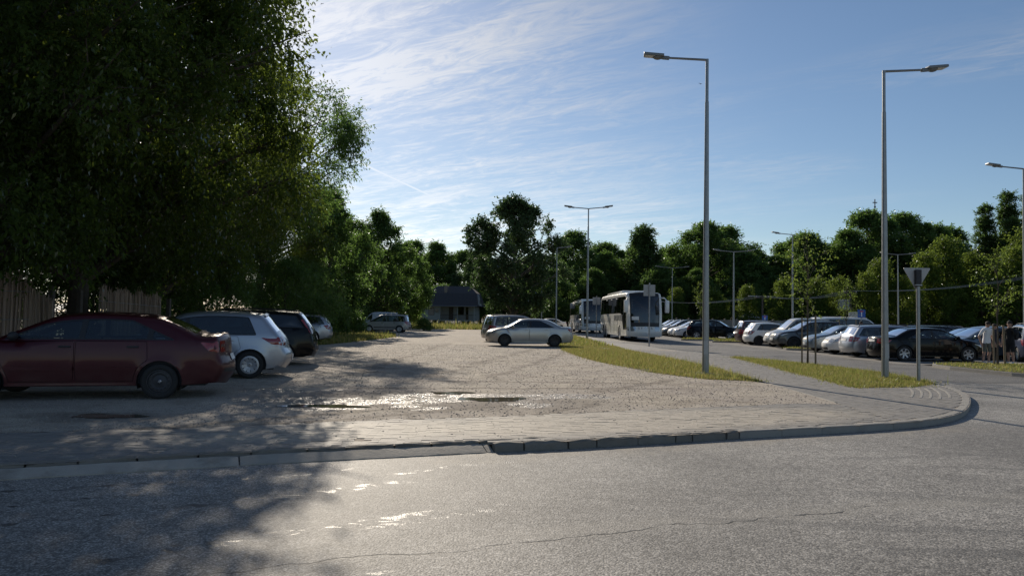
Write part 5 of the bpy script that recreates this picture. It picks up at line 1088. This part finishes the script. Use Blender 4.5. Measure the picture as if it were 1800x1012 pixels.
b = MB(); pl = roundpoly([(-.36, 2.95), (.36, 2.95), (0, 2.34)], .045, 3); n = len(pl); b.add([(x, y_, z) for y_ in (.05, .065) for x, z in pl], [tuple(range(n)), tuple(range(2*n-1, n-1, -1))]+[(i, n+i, n+(i+1) % n, (i+1) % n) for i in range(n)]); bd = b.build('board', M['sign_back'], e)
b = MB(); b.rbox(-.07, .07, -.055, .052, 2.46, 2.9, .012); b.build('bracket', M['plastic_black'], bd)
b = MB(); b.box(-.078, .078, -.06, .03, 2.49, 2.515); b.build('clamp', M['steel_grey'], bd)
def blue_sign(x, y, zc, s, label, tee=True):
    e = empty('dead_end_sign', (x, y, ZR), label=label, cat='sign'); b = MB(); b.tube([(0, 0, 0), (0, 0, zc+s*.6)], .035, 8); b.build('post', M['steel_grey'], e, True)
    b = MB(); b.rbox(-s/2, s/2, -.055, -.04, zc-s/2, zc+s/2, .006); bd = b.build('board', M['sign_blue'], e)
    b = MB(); b.box(-s*.07, s*.07, -.062, -.058, zc-s*.36, zc+s*.2); b.build('white_bar', M['sign_white'], bd)
    b = MB(); b.box(-s*.22, s*.22, -.062, -.058, zc+s*.2, zc+s*.34); b.build('red_bar', M['sign_red'], bd)
blue_sign(22.3, 47.2, 2.2, .5, 'small blue dead end sign above the parked cars'); blue_sign(26.0, 76, 1.95, .55, 'tiny blue sign far off left of the cream van')

# ------------------------------------------------------------------ staked saplings
def stake(x, y, h, tilt, label, r_=.035):
    b = MB(); b.tube([(0, 0, -.1), (tilt*h*.5, 0, h*.5), (tilt*h, .0, h)], [r_, r_*.97, r_*.9], 8); b.build('tree_stake', M['stake_wood'], None, True, loc=(x, y, 0), label=label, cat='stake', group='stakes of the saplings')
plant('sapling', 'sapling', 10.48, 26.2, 'thin young street tree staked on the mown island', .3, 1.0, z=0, group='saplings'); plant('sapling_b', 'sapling', 18.38, 28.0, 'thin young street tree staked beside the standing men', 1.3, 1.0, z=0, group='saplings')
stake(10.66, 25.95, 1.75, -.0, 'pale stake right of the island sapling'); stake(10.40, 26.5, 1.7, .0, 'dark stake left of the island sapling', .03)
stake(18.22, 27.95, 1.5, -.02, 'left stake of the sapling near the men'); stake(18.6, 27.9, 1.5, -.04, 'right stake of the sapling near the men', .04)
stake(19.6, 42.1, 1.7, 0, 'stake on the short island behind the saloon'); stake(18.7, 42.2, 1.7, 0, 'left stake on the short island by the dark off-roader', .03)
plant('sapling_b', 'sapling', 19.1, 42.2, 'thin sapling on the short island between parked cars', 2.3, .9, z=0, group='saplings')
plant('sapling', 'sapling', 22.5, 88, 'slim sapling right of the nearer coach', 4.3, 1.3, z=0, group='saplings')

# ------------------------------------------------------------------ reed fence
def reeds(name, y0, y1, h0, h1, x, label, lean=0.0, n=420, leanx=0.):
    e = empty(name, (x, y0, 0), label=label, cat='fence', group='reed fence panels'); t = rng.uniform(0, 1, n); Y = t*(y1-y0); H = (h0+(h1-h0)*t)*rng.normal(1, .035, n)+.05*np.sin(t*23); o = rng.uniform(.006, .012, n); a = rng.normal(0, .02, n)+lean*t
    X = rng.normal(0, .015, n); q = rng.uniform(0, 6.28, n)
    dx, dy = np.cos(q)*o, np.sin(q)*o; z0 = np.zeros(n)
    V = np.stack([np.stack([X-dx, Y-dy, z0], 1), np.stack([X+dx, Y+dy, z0], 1), np.stack([X+dx*.6+leanx*H*t, Y+dy*.6+a*H, H], 1), np.stack([X-dx*.6+leanx*H*t, Y-dy*.6+a*H, H], 1)], 1)
    V2 = V.copy(); V2[:, :, 0] += .012
    link('reed_panel', quads_mesh('reed_panel', np.concatenate([V, V2]).reshape(-1, 3), M['reed']), e, kind='stuff')
    b = MB(); 
    for z in (.4, 1.2, 1.8): b.tube([(.03, 0, z*h0/2.1), (.03, y1-y0, z*h1/2.1)], .008, 5)
    b.build('binding_wire', M['steel_grey'], e)
reeds('reed_fence', 13.9, 17.4, 2.2, 2.25, -11.35, 'tall ragged reed fence panel at the left edge')
reeds('reed_fence', 17.4, 18.35, 1.9, 1.72, -11.3, 'collapsed leaning end of the left reed fence', -.5, 160, .25)
reeds('reed_fence', 20.4, 24.0, 2.08, 1.95, -11.4, 'reed fence panel showing above the red saloon roof')
for y_, h_, lb in ((18.4, 2.1, 'wooden post beside the collapsed reeds'), (19.6, 2.05, 'wooden post between the reed panels'), (24.7, 1.95, 'wooden post right of the second reed panel')):
    b = MB(); b.rbox(-.06, .06, -.06, .06, -.1, h_, .01); b.build('fence_post', M['post_wood'], None, loc=(-11.45, y_, 0), label=lb, cat='post', group='fence posts')

# ------------------------------------------------------------------ wooden house
simple('boards_pale', (.34, .37, .37), .8, 0, .12, 3); simple('roof_felt', (.05, .05, .054), .85, 0, .25, 4, .5, 30); simple('house_trim', (.09, .075, .06), .7); simple('house_curtain', (.35, .30, .27), .9); simple('brick_pale', (.28, .24, .19), .9, 0, .3, 20)
hs = empty('wooden_house', (-9.2, 115, 0), R(-7), label='pale wooden house on posts with dark roof and veranda', cat='house')
def part(name, mat, fn, par=None, **kw): b = MB(); fn(b); return b.build(name, mat, par or hs, **kw)
part('wall', M['boards_pale'], lambda b: (b.box(-4.15, -1.35, -3.0, 4.0, .95, 3.2), b.box(-1.35, 3.6, -1.2, 4.0, .95, 3.2)))
fl = part('veranda_floor', M['boards_pale'], lambda b: b.box(-1.35, 4.0, -3.1, -1.2, .85, 1.0))
rl = part('railing', M['house_trim'], lambda b: (b.box(-1.3, 4.0, -3.08, -3.02, 1.75, 1.82), b.box(3.95, 4.0, -3.05, -1.2, 1.75, 1.82)))
for i in range(27): part('baluster', M['house_trim'], lambda b: b.box(-1.25+i*.2, -1.22+i*.2, -3.07, -3.04, 1.0, 1.75), rl)
for x_ in (-1.3, 1.4, 3.95): part('post', M['boards_pale'], lambda b: b.box(x_-.06, x_+.06, -3.1, -2.98, 1.0, 3.2))
for x_, y_ in ((-4.0, -2.9), (-1.5, -2.9), (1.4, -2.9), (3.9, -2.9), (-4.0, 3.8), (3.5, 3.8)): part('stilt', M['boards_pale'], lambda b: b.box(x_-.08, x_+.08, y_-.08, y_+.08, -.2, .9))
def window(x0, x1, z0, z1, y_, mat='house_glass'):
    f = part('window', M['house_trim'], lambda b: (b.box(x0-.06, x1+.06, y_-.03, y_+.0, z0-.06, z0), b.box(x0-.06, x1+.06, y_-.03, y_, z1, z1+.06), b.box(x0-.06, x0, y_-.03, y_, z0, z1), b.box(x1, x1+.06, y_-.03, y_, z0, z1)))
    part('pane', M[mat], lambda b: b.box(x0, x1, y_-.015, y_-.004, z0, z1), f)
window(-3.0, -2.25, 1.75, 2.75, -3.003, 'house_curtain'); window(1.1, 2.0, 1.85, 2.95, -1.203); window(2.4, 2.7, 1.1, 2.95, -1.203)
d_ = part('door', M['house_trim'], lambda b: b.box(-.3, .4, -1.26, -1.203, 1.0, 2.95)); part('handle', M['steel_grey'], lambda b: b.box(.28, .32, -1.3, -1.262, 1.95, 2.05), d_)
part('satellite_dish', M['brick_pale'], lambda b: b.sphere((-1.75, -3.25, 2.4), (.3, .08, .3)))
def roof(b):
    E_ = [(-4.6, -3.6, 3.1), (4.5, -3.6, 3.1), (4.5, 4.6, 3.1), (-4.6, 4.6, 3.1)]; A_ = [(-4.0, -1.4, 5.1), (4.0, -1.4, 5.1), (4.0, 2.4, 5.1), (-4.0, 2.4, 5.1)]; Rg = [(-2.5, .5, 6.25), (2.7, .5, 6.25)]
    b.add(E_+A_+Rg, [(0, 1, 5, 4), (2, 3, 7, 6), (1, 2, 6, 5), (3, 0, 4, 7), (4, 5, 9, 8), (6, 7, 8, 9), (5, 6, 9), (7, 4, 8), (3, 2, 1, 0)])
rf = part('roof', M['roof_felt'], roof); part('chimney', M['brick_pale'], lambda b: b.rbox(-1.05, -.65, -1.3, -.9, 4.4, 6.3, .02), rf); part('gutter', M['steel_grey'], lambda b: b.tube([(-4.6, -3.65, 3.1), (4.5, -3.65, 3.1)], .05, 6), rf)
gb = part('dormer', M['boards_pale'], lambda b: b.add([(4.55, -2.2, 3.2), (4.55, .2, 3.2), (4.3, -1.0, 5.0), (3.8, -2.2, 3.2), (3.8, .2, 3.2), (3.8, -1.0, 5.0)], [(0, 1, 2), (0, 2, 5, 3), (1, 4, 5, 2)])); part('dormer_window', M['house_glass'], lambda b: b.add([(4.56, -1.3, 3.5), (4.56, -.7, 3.5), (4.47, -.7, 4.1), (4.47, -1.3, 4.1)], [(0, 1, 2, 3)]), gb)

# ------------------------------------------------------------------ things beyond the car park
b = MB(); ch = empty('church_tower', (122.9, 250, 0), label='slim church spire with cross above the trees', cat='church tower')
b.box(-2.4, 2.4, -2.4, 2.4, 0, 30); b.build('tower', M['boards_pale'], ch)
b = MB(); n = 8; b.add([(2.4*math.cos(2*math.pi*i/n), 2.4*math.sin(2*math.pi*i/n), 30) for i in range(n)]+[(.75*math.cos(2*math.pi*i/n), .75*math.sin(2*math.pi*i/n), 35.2) for i in range(n)]+[(0, 0, 41)], [(i, (i+1) % n, n+(i+1) % n, n+i) for i in range(n)]+[(n+i, n+(i+1) % n, 2*n) for i in range(n)]); b.build('spire', M['roof_felt'], ch)
b = MB(); b.sphere((0, 0, 40.9), .35); b.box(-.12, .12, -.12, .12, 40.8, 43.6); b.box(-.75, .75, -.12, .12, 42.3, 42.6); b.build('cross', M['roof_felt'], ch)
simple('stall_white', (.72, .72, .70), .6)
for i, (x_, y_, w_, lb) in enumerate([(53.5, 113, 3.4, 'white market stall roof right of the right tall lamp'), (62, 114, 4.2, 'white stall roof behind the give way post'), (66, 113, 3.6, 'white pointed stall roof right of the give way post'), (36.0, 112, 2.6, 'white hut beside the left tall lamp far off')]):
    e = empty('market_stall', (x_, y_, -.1), label=lb, cat='stall', group='white stalls'); b = MB(); h_ = 2.1; b.add([(-w_/2, -1.5, h_), (w_/2, -1.5, h_), (w_/2, 1.5, h_), (-w_/2, 1.5, h_), (0, 0, h_+.9)], [(0, 1, 4), (1, 2, 4), (2, 3, 4), (3, 0, 4), (3, 2, 1, 0)]); b.build('roof', M['stall_white'], e)
    b = MB(); b.box(-w_/2+.1, w_/2-.1, -1.3, 1.3, 0, h_-.02); b.build('wall', M['sign_back'], e)
wl = empty('boundary_wall', (29, 98.5, -.1), label='low grey boundary wall beyond the far parked cars', cat='wall'); 
for i in range(9): b = MB(); b.box(-7+i*1.6, -5.43+i*1.6, -.1, .1, 0, 1.75); b.build('panel', M['concrete_old'], wl)
for i in range(10): b = MB(); b.box(-7.1+i*1.6, -6.93+i*1.6, -.14, .14, 0, 1.9); b.build('post', M['concrete_old'], wl)
def upole(x, y, h, label, box=False):
    e = empty('utility_pole', (x, y, -.1), label=label, cat='utility pole', group='poles carrying the cables'); b = MB(); b.tube([(0, 0, 0), (0, 0, h)], [.17, .11], 8); b.build('pole', M['post_wood'], e, True); b = MB(); b.box(-.9, .9, -.06, .06, h-.35, h-.22); b.build('crossarm', M['post_wood'], e)
    b = MB()
    for q in (-.8, 0, .8): b.tube([(q, 0, h-.22), (q, 0, h-.05)], .05, 6)
    b.build('insulator', M['sign_back'], e)
    if box: b = MB(); b.rbox(-1.6, -.3, -.4, .3, h-2.6, h-1.2, .05); b.build('transformer', M['lamp_head'], e)
    else: b = MB(); b.tube([(0, 0, h-.3), (-1.2, 0, h-.1)], .04, 6); b.rbox(-1.9, -1.1, -.12, .12, h-.16, h-.04, .03); b.build('lamp_arm', M['steel_grey'], e)
upole(33.9, 100, 5.1, 'leaning wooden cable pole above the far cars'); upole(45.8, 100, 5.95, 'cable pole with grey transformer left of right tall lamp', True)
def cable(a, b_, sag, label):
    b = MB(); a, b_ = Vector(a), Vector(b_); b.tube([a.lerp(b_, t)+Vector((0, 0, -sag*4*t*(1-t))) for t in np.linspace(0, 1, 15)], .019, 5); b.build('overhead_cable', M['sign_back'], None, True, label=label, cat='cable', group='overhead cables')
for q, nm in ((-.8, 'left'), (0, 'middle'), (.8, 'right')):
    cable((16+q, 102+q, 4.6), (33.9+q, 100, 4.98), .9, f'{nm} cable from the coach side to the leaning pole'); cable((33.9+q, 100, 4.98), (45.8+q, 100, 5.85), .7, f'{nm} cable between the two cable poles'); cable((45.8+q, 100, 5.85), (72+q, 99, 8.6), .8, f'{nm} cable running from transformer pole to the right edge')
e = empty('notice_board', (42.6, 92, -.1), label='grey notice board on two legs below the transformer', cat='board'); b = MB(); b.box(-.7, .7, -.03, .03, 1.9, 3.0); b.build('board', M['sign_back'], e)
for q in (-.6, .6): b = MB(); b.tube([(q, .06, 0), (q, .06, 2.9)], .035, 6); b.build('post', M['steel_grey'], e)

# ------------------------------------------------------------------ people
simple('skin', (.42, .25, .18), .55); simple('shirt_white', (.80, .79, .80), .85, 0, .06, 8, .4, 30); simple('shorts_olive', (.13, .13, .105), .9, 0, .12, 10); simple('cloth_black', (.012, .012, .014), .9); simple('cloth_grey', (.25, .25, .24), .9); simple('hair_dark', (.02, .015, .012), .8, 0, .3, 40, .6, 120); simple('shoe_white', (.6, .6, .6), .7); simple('cloth_navy', (.03, .035, .05), .9)
def person(x, y, z, rz, label, J, zones, hair=True, scale=1.0, extra=None):
    """J: joint table name -> (pos, radius, parent); zones: function(co) -> material index"""
    names = list(J); idx = {n: i for i, n in enumerate(names)}
    me = bpy.data.meshes.new('body'); me.from_pydata([J[n][0] for n in names], [(idx[n], idx[J[n][2]]) for n in names if J[n][2]], [])
    ob = bpy.data.objects.new('tmp', me); COL.objects.link(ob); ob.modifiers.new('s', 'SKIN'); sd = ob.modifiers.new('u', 'SUBSURF'); sd.levels = 2; sd.render_levels = 2
    for n in names:
        sv = me.skin_vertices[0].data[idx[n]]; r_ = J[n][1]; sv.radius = r_ if isinstance(r_, tuple) else (r_, r_); sv.use_root = (n == 'pelvis')
    dg = bpy.context.evaluated_depsgraph_get(); m2 = bpy.data.meshes.new_from_object(ob.evaluated_get(dg)); bpy.data.objects.remove(ob)
    mats, fn = zones
    m2.materials.clear()
    for q in mats: m2.materials.append(M[q])
    m2.polygons.foreach_set('material_index', [fn(p.center) for p in m2.polygons]); m2.polygons.foreach_set('use_smooth', [True]*len(m2.polygons)); m2.update(); m2.name = 'body'
    e = empty('person', (x, y, z), rz, label=label, cat='person'); e.scale = (scale,)*3; link('body', m2, e)
    hc = Vector(J['head'][0]); b = MB(); b.sphere(hc+Vector((0, .015, .055)), (.088, .105, .085), 0, 14, 10); 
    if hair: b.build('hair', M['hair_dark'], e, True)
    b = MB(); b.sphere(hc+Vector((0, -.105, -.01)), (.016, .022, .028), 0, 8, 6); b.build('nose', M['skin'], e, True)
    for q in (-1, 1): b = MB(); b.sphere(hc+Vector((q*.092, .0, -.01)), (.014, .025, .034), 0, 8, 6); b.build('ear', M['skin'], e, True)
    for q in (-1, 1): b = MB(); b.sphere(hc+Vector((q*.033, -.088, .012)), (.013, .008, .008), 0, 8, 6); b.build('eye', M['hair_dark'], e, True)
    if extra: extra(e)
    return e
def joints(hl, hr, el, er, head=(0, -.02, 1.62), lean=0.0, fl=(.11, -.02), fr=(-.11, .02), kneel=None):
    """person faces -Y; hl/hr wrists, el/er elbows"""
    s = Vector((0, -lean, 0)); J = {}
    J['pelvis'] = ((0, 0, .93), (.165, .12), None); J['waist'] = ((0, -lean*.3, 1.08), (.145, .105), 'pelvis'); J['chest'] = ((0, -lean*.7, 1.28), (.175, .12), 'waist'); J['collar'] = ((0, -lean, 1.42), (.12, .085), 'chest')
    J['neck'] = ((head[0]*.5, -lean*1.05+.0, 1.50), .055, 'collar'); J['head'] = (head, (.088, .105), 'neck'); J['crown'] = ((head[0], head[1]+.015, head[2]+.10), (.07, .085), 'head')
    for q, hd_, eb, nm in ((1, hl, el, 'l'), (-1, hr, er, 'r')):
        J['shoulder'+nm] = ((q*.185, -lean, 1.40), .075, 'collar'); J['elbow'+nm] = (eb, .046, 'shoulder'+nm); J['wrist'+nm] = (hd_, .031, 'elbow'+nm)
        d = (Vector(hd_)-Vector(eb)).normalized(); J['palm'+nm] = (tuple(Vector(hd_)+d*.08), (.042, .022), 'wrist'+nm)
        for f_, (off, ln) in enumerate(((-.027, .075), (-.009, .085), (.009, .08), (.027, .065))): J[f'finger{nm}{f_}'] = (tuple(Vector(hd_)+d*(.09+ln)+Vector((0, off, 0))), .009, 'palm'+nm)
        J['thumb'+nm] = (tuple(Vector(hd_)+d*.085+Vector((0, -.055, 0))), .011, 'wrist'+nm)
        ft = fl if q > 0 else fr
        J['hip'+nm] = ((q*.09, .0, .86), .105, 'pelvis'); J['knee'+nm] = ((ft[0]*1.0, ft[1]-.03, .48), .066, 'hip'+nm); J['calf'+nm] = ((ft[0], ft[1]+.02, .33), .058, 'knee'+nm); J['ankle'+nm] = ((ft[0], ft[1]+.03, .09), .040, 'calf'+nm); J['toe'+nm] = ((ft[0], ft[1]-.15, .045), (.042, .032), 'ankle'+nm)
    return J
def zone(shirt_lo, sleeve, short_lo, long_pants=False):
    def fn(c):
        if c.z < .11: return 3
        if c.z > 1.49: return 0
        arm = abs(c.x) > .215 or (abs(c.y) > .24 and c.z > .95)
        if arm and c.z > .6: return 1 if c.z > sleeve else 0
        if c.z > shirt_lo: return 1
        if c.z > short_lo: return 2
        return 2 if long_pants else 0
    return fn
person(19.37, 30.2, -.085, R(12), 'man in loose white T-shirt and olive shorts looking down', joints((.30, -.10, .84), (-.31, -.06, .86), (.30, .02, 1.12), (-.33, .03, 1.12), (0, -.10, 1.60), .05), (['skin', 'shirt_white', 'shorts_olive', 'shoe_white'], zone(.86, 1.17, .50)))
def pack(e):
    b = MB(); b.rbox(-.17, .17, .12, .34, 1.0, 1.46, .06); bp = b.build('backpack', M['cloth_black'], e, True)
    for q in (-1, 1): b = MB(); b.tube([(q*.12, .14, 1.44), (q*.13, -.04, 1.47), (q*.14, -.16, 1.3), (q*.14, .1, 1.05)], .018, 6); b.build('strap', M['cloth_black'], bp, True)
person(20.28, 30.1, -.085, R(-60), 'man dressed in black with a hand raised to his face', joints((.12, -.20, 1.50), (-.30, -.04, .86), (.32, -.14, 1.22), (-.31, .03, 1.12), (0, -.05, 1.64), .03, (.12, -.06), (-.12, .06)), (['skin', 'cloth_black', 'cloth_black', 'shoe_white'], zone(.86, 1.2, .5)), extra=pack)
person(20.12, 30.9, -.085, R(30), 'person in dark clothes half hidden between the two men', joints((.29, -.10, .86), (-.29, -.04, .86), (.30, .02, 1.12), (-.30, .03, 1.12), (0, -.06, 1.60), .03), (['skin', 'cloth_navy', 'cloth_black', 'shoe_white'], zone(.88, 1.2, .1, True)), scale=.95)
person(21.95, 46.2, -.1, R(-50), 'person in grey shirt leaning over behind the parked saloon', joints((.25, -.42, 1.0), (-.25, -.40, 1.0), (.28, -.22, 1.15), (-.28, -.2, 1.15), (0, -.28, 1.58), .18), (['skin', 'cloth_grey', 'shorts_olive', 'shoe_white'], zone(.9, 1.0, .5)))

# a bird high over the yard
b = MB(); b.sphere((0, 0, 0), (.16, .05, .05)); b.add([(.05, .03, .02), (-.06, .03, .02), (-.12, .42, .10), (.02, .30, .08)], [(0, 1, 2, 3)]); b.add([(.05, -.03, .02), (-.06, -.03, .02), (-.12, -.42, .10), (.02, -.30, .08)], [(3, 2, 1, 0)]); bd_ = b.build('bird', M['roof_felt'], None, loc=(13.2, 52, 18.3), rz=R(-60), label='small dark bird in the sky left of the lamp', cat='bird')
bd_.scale = (.45, .45, .45)
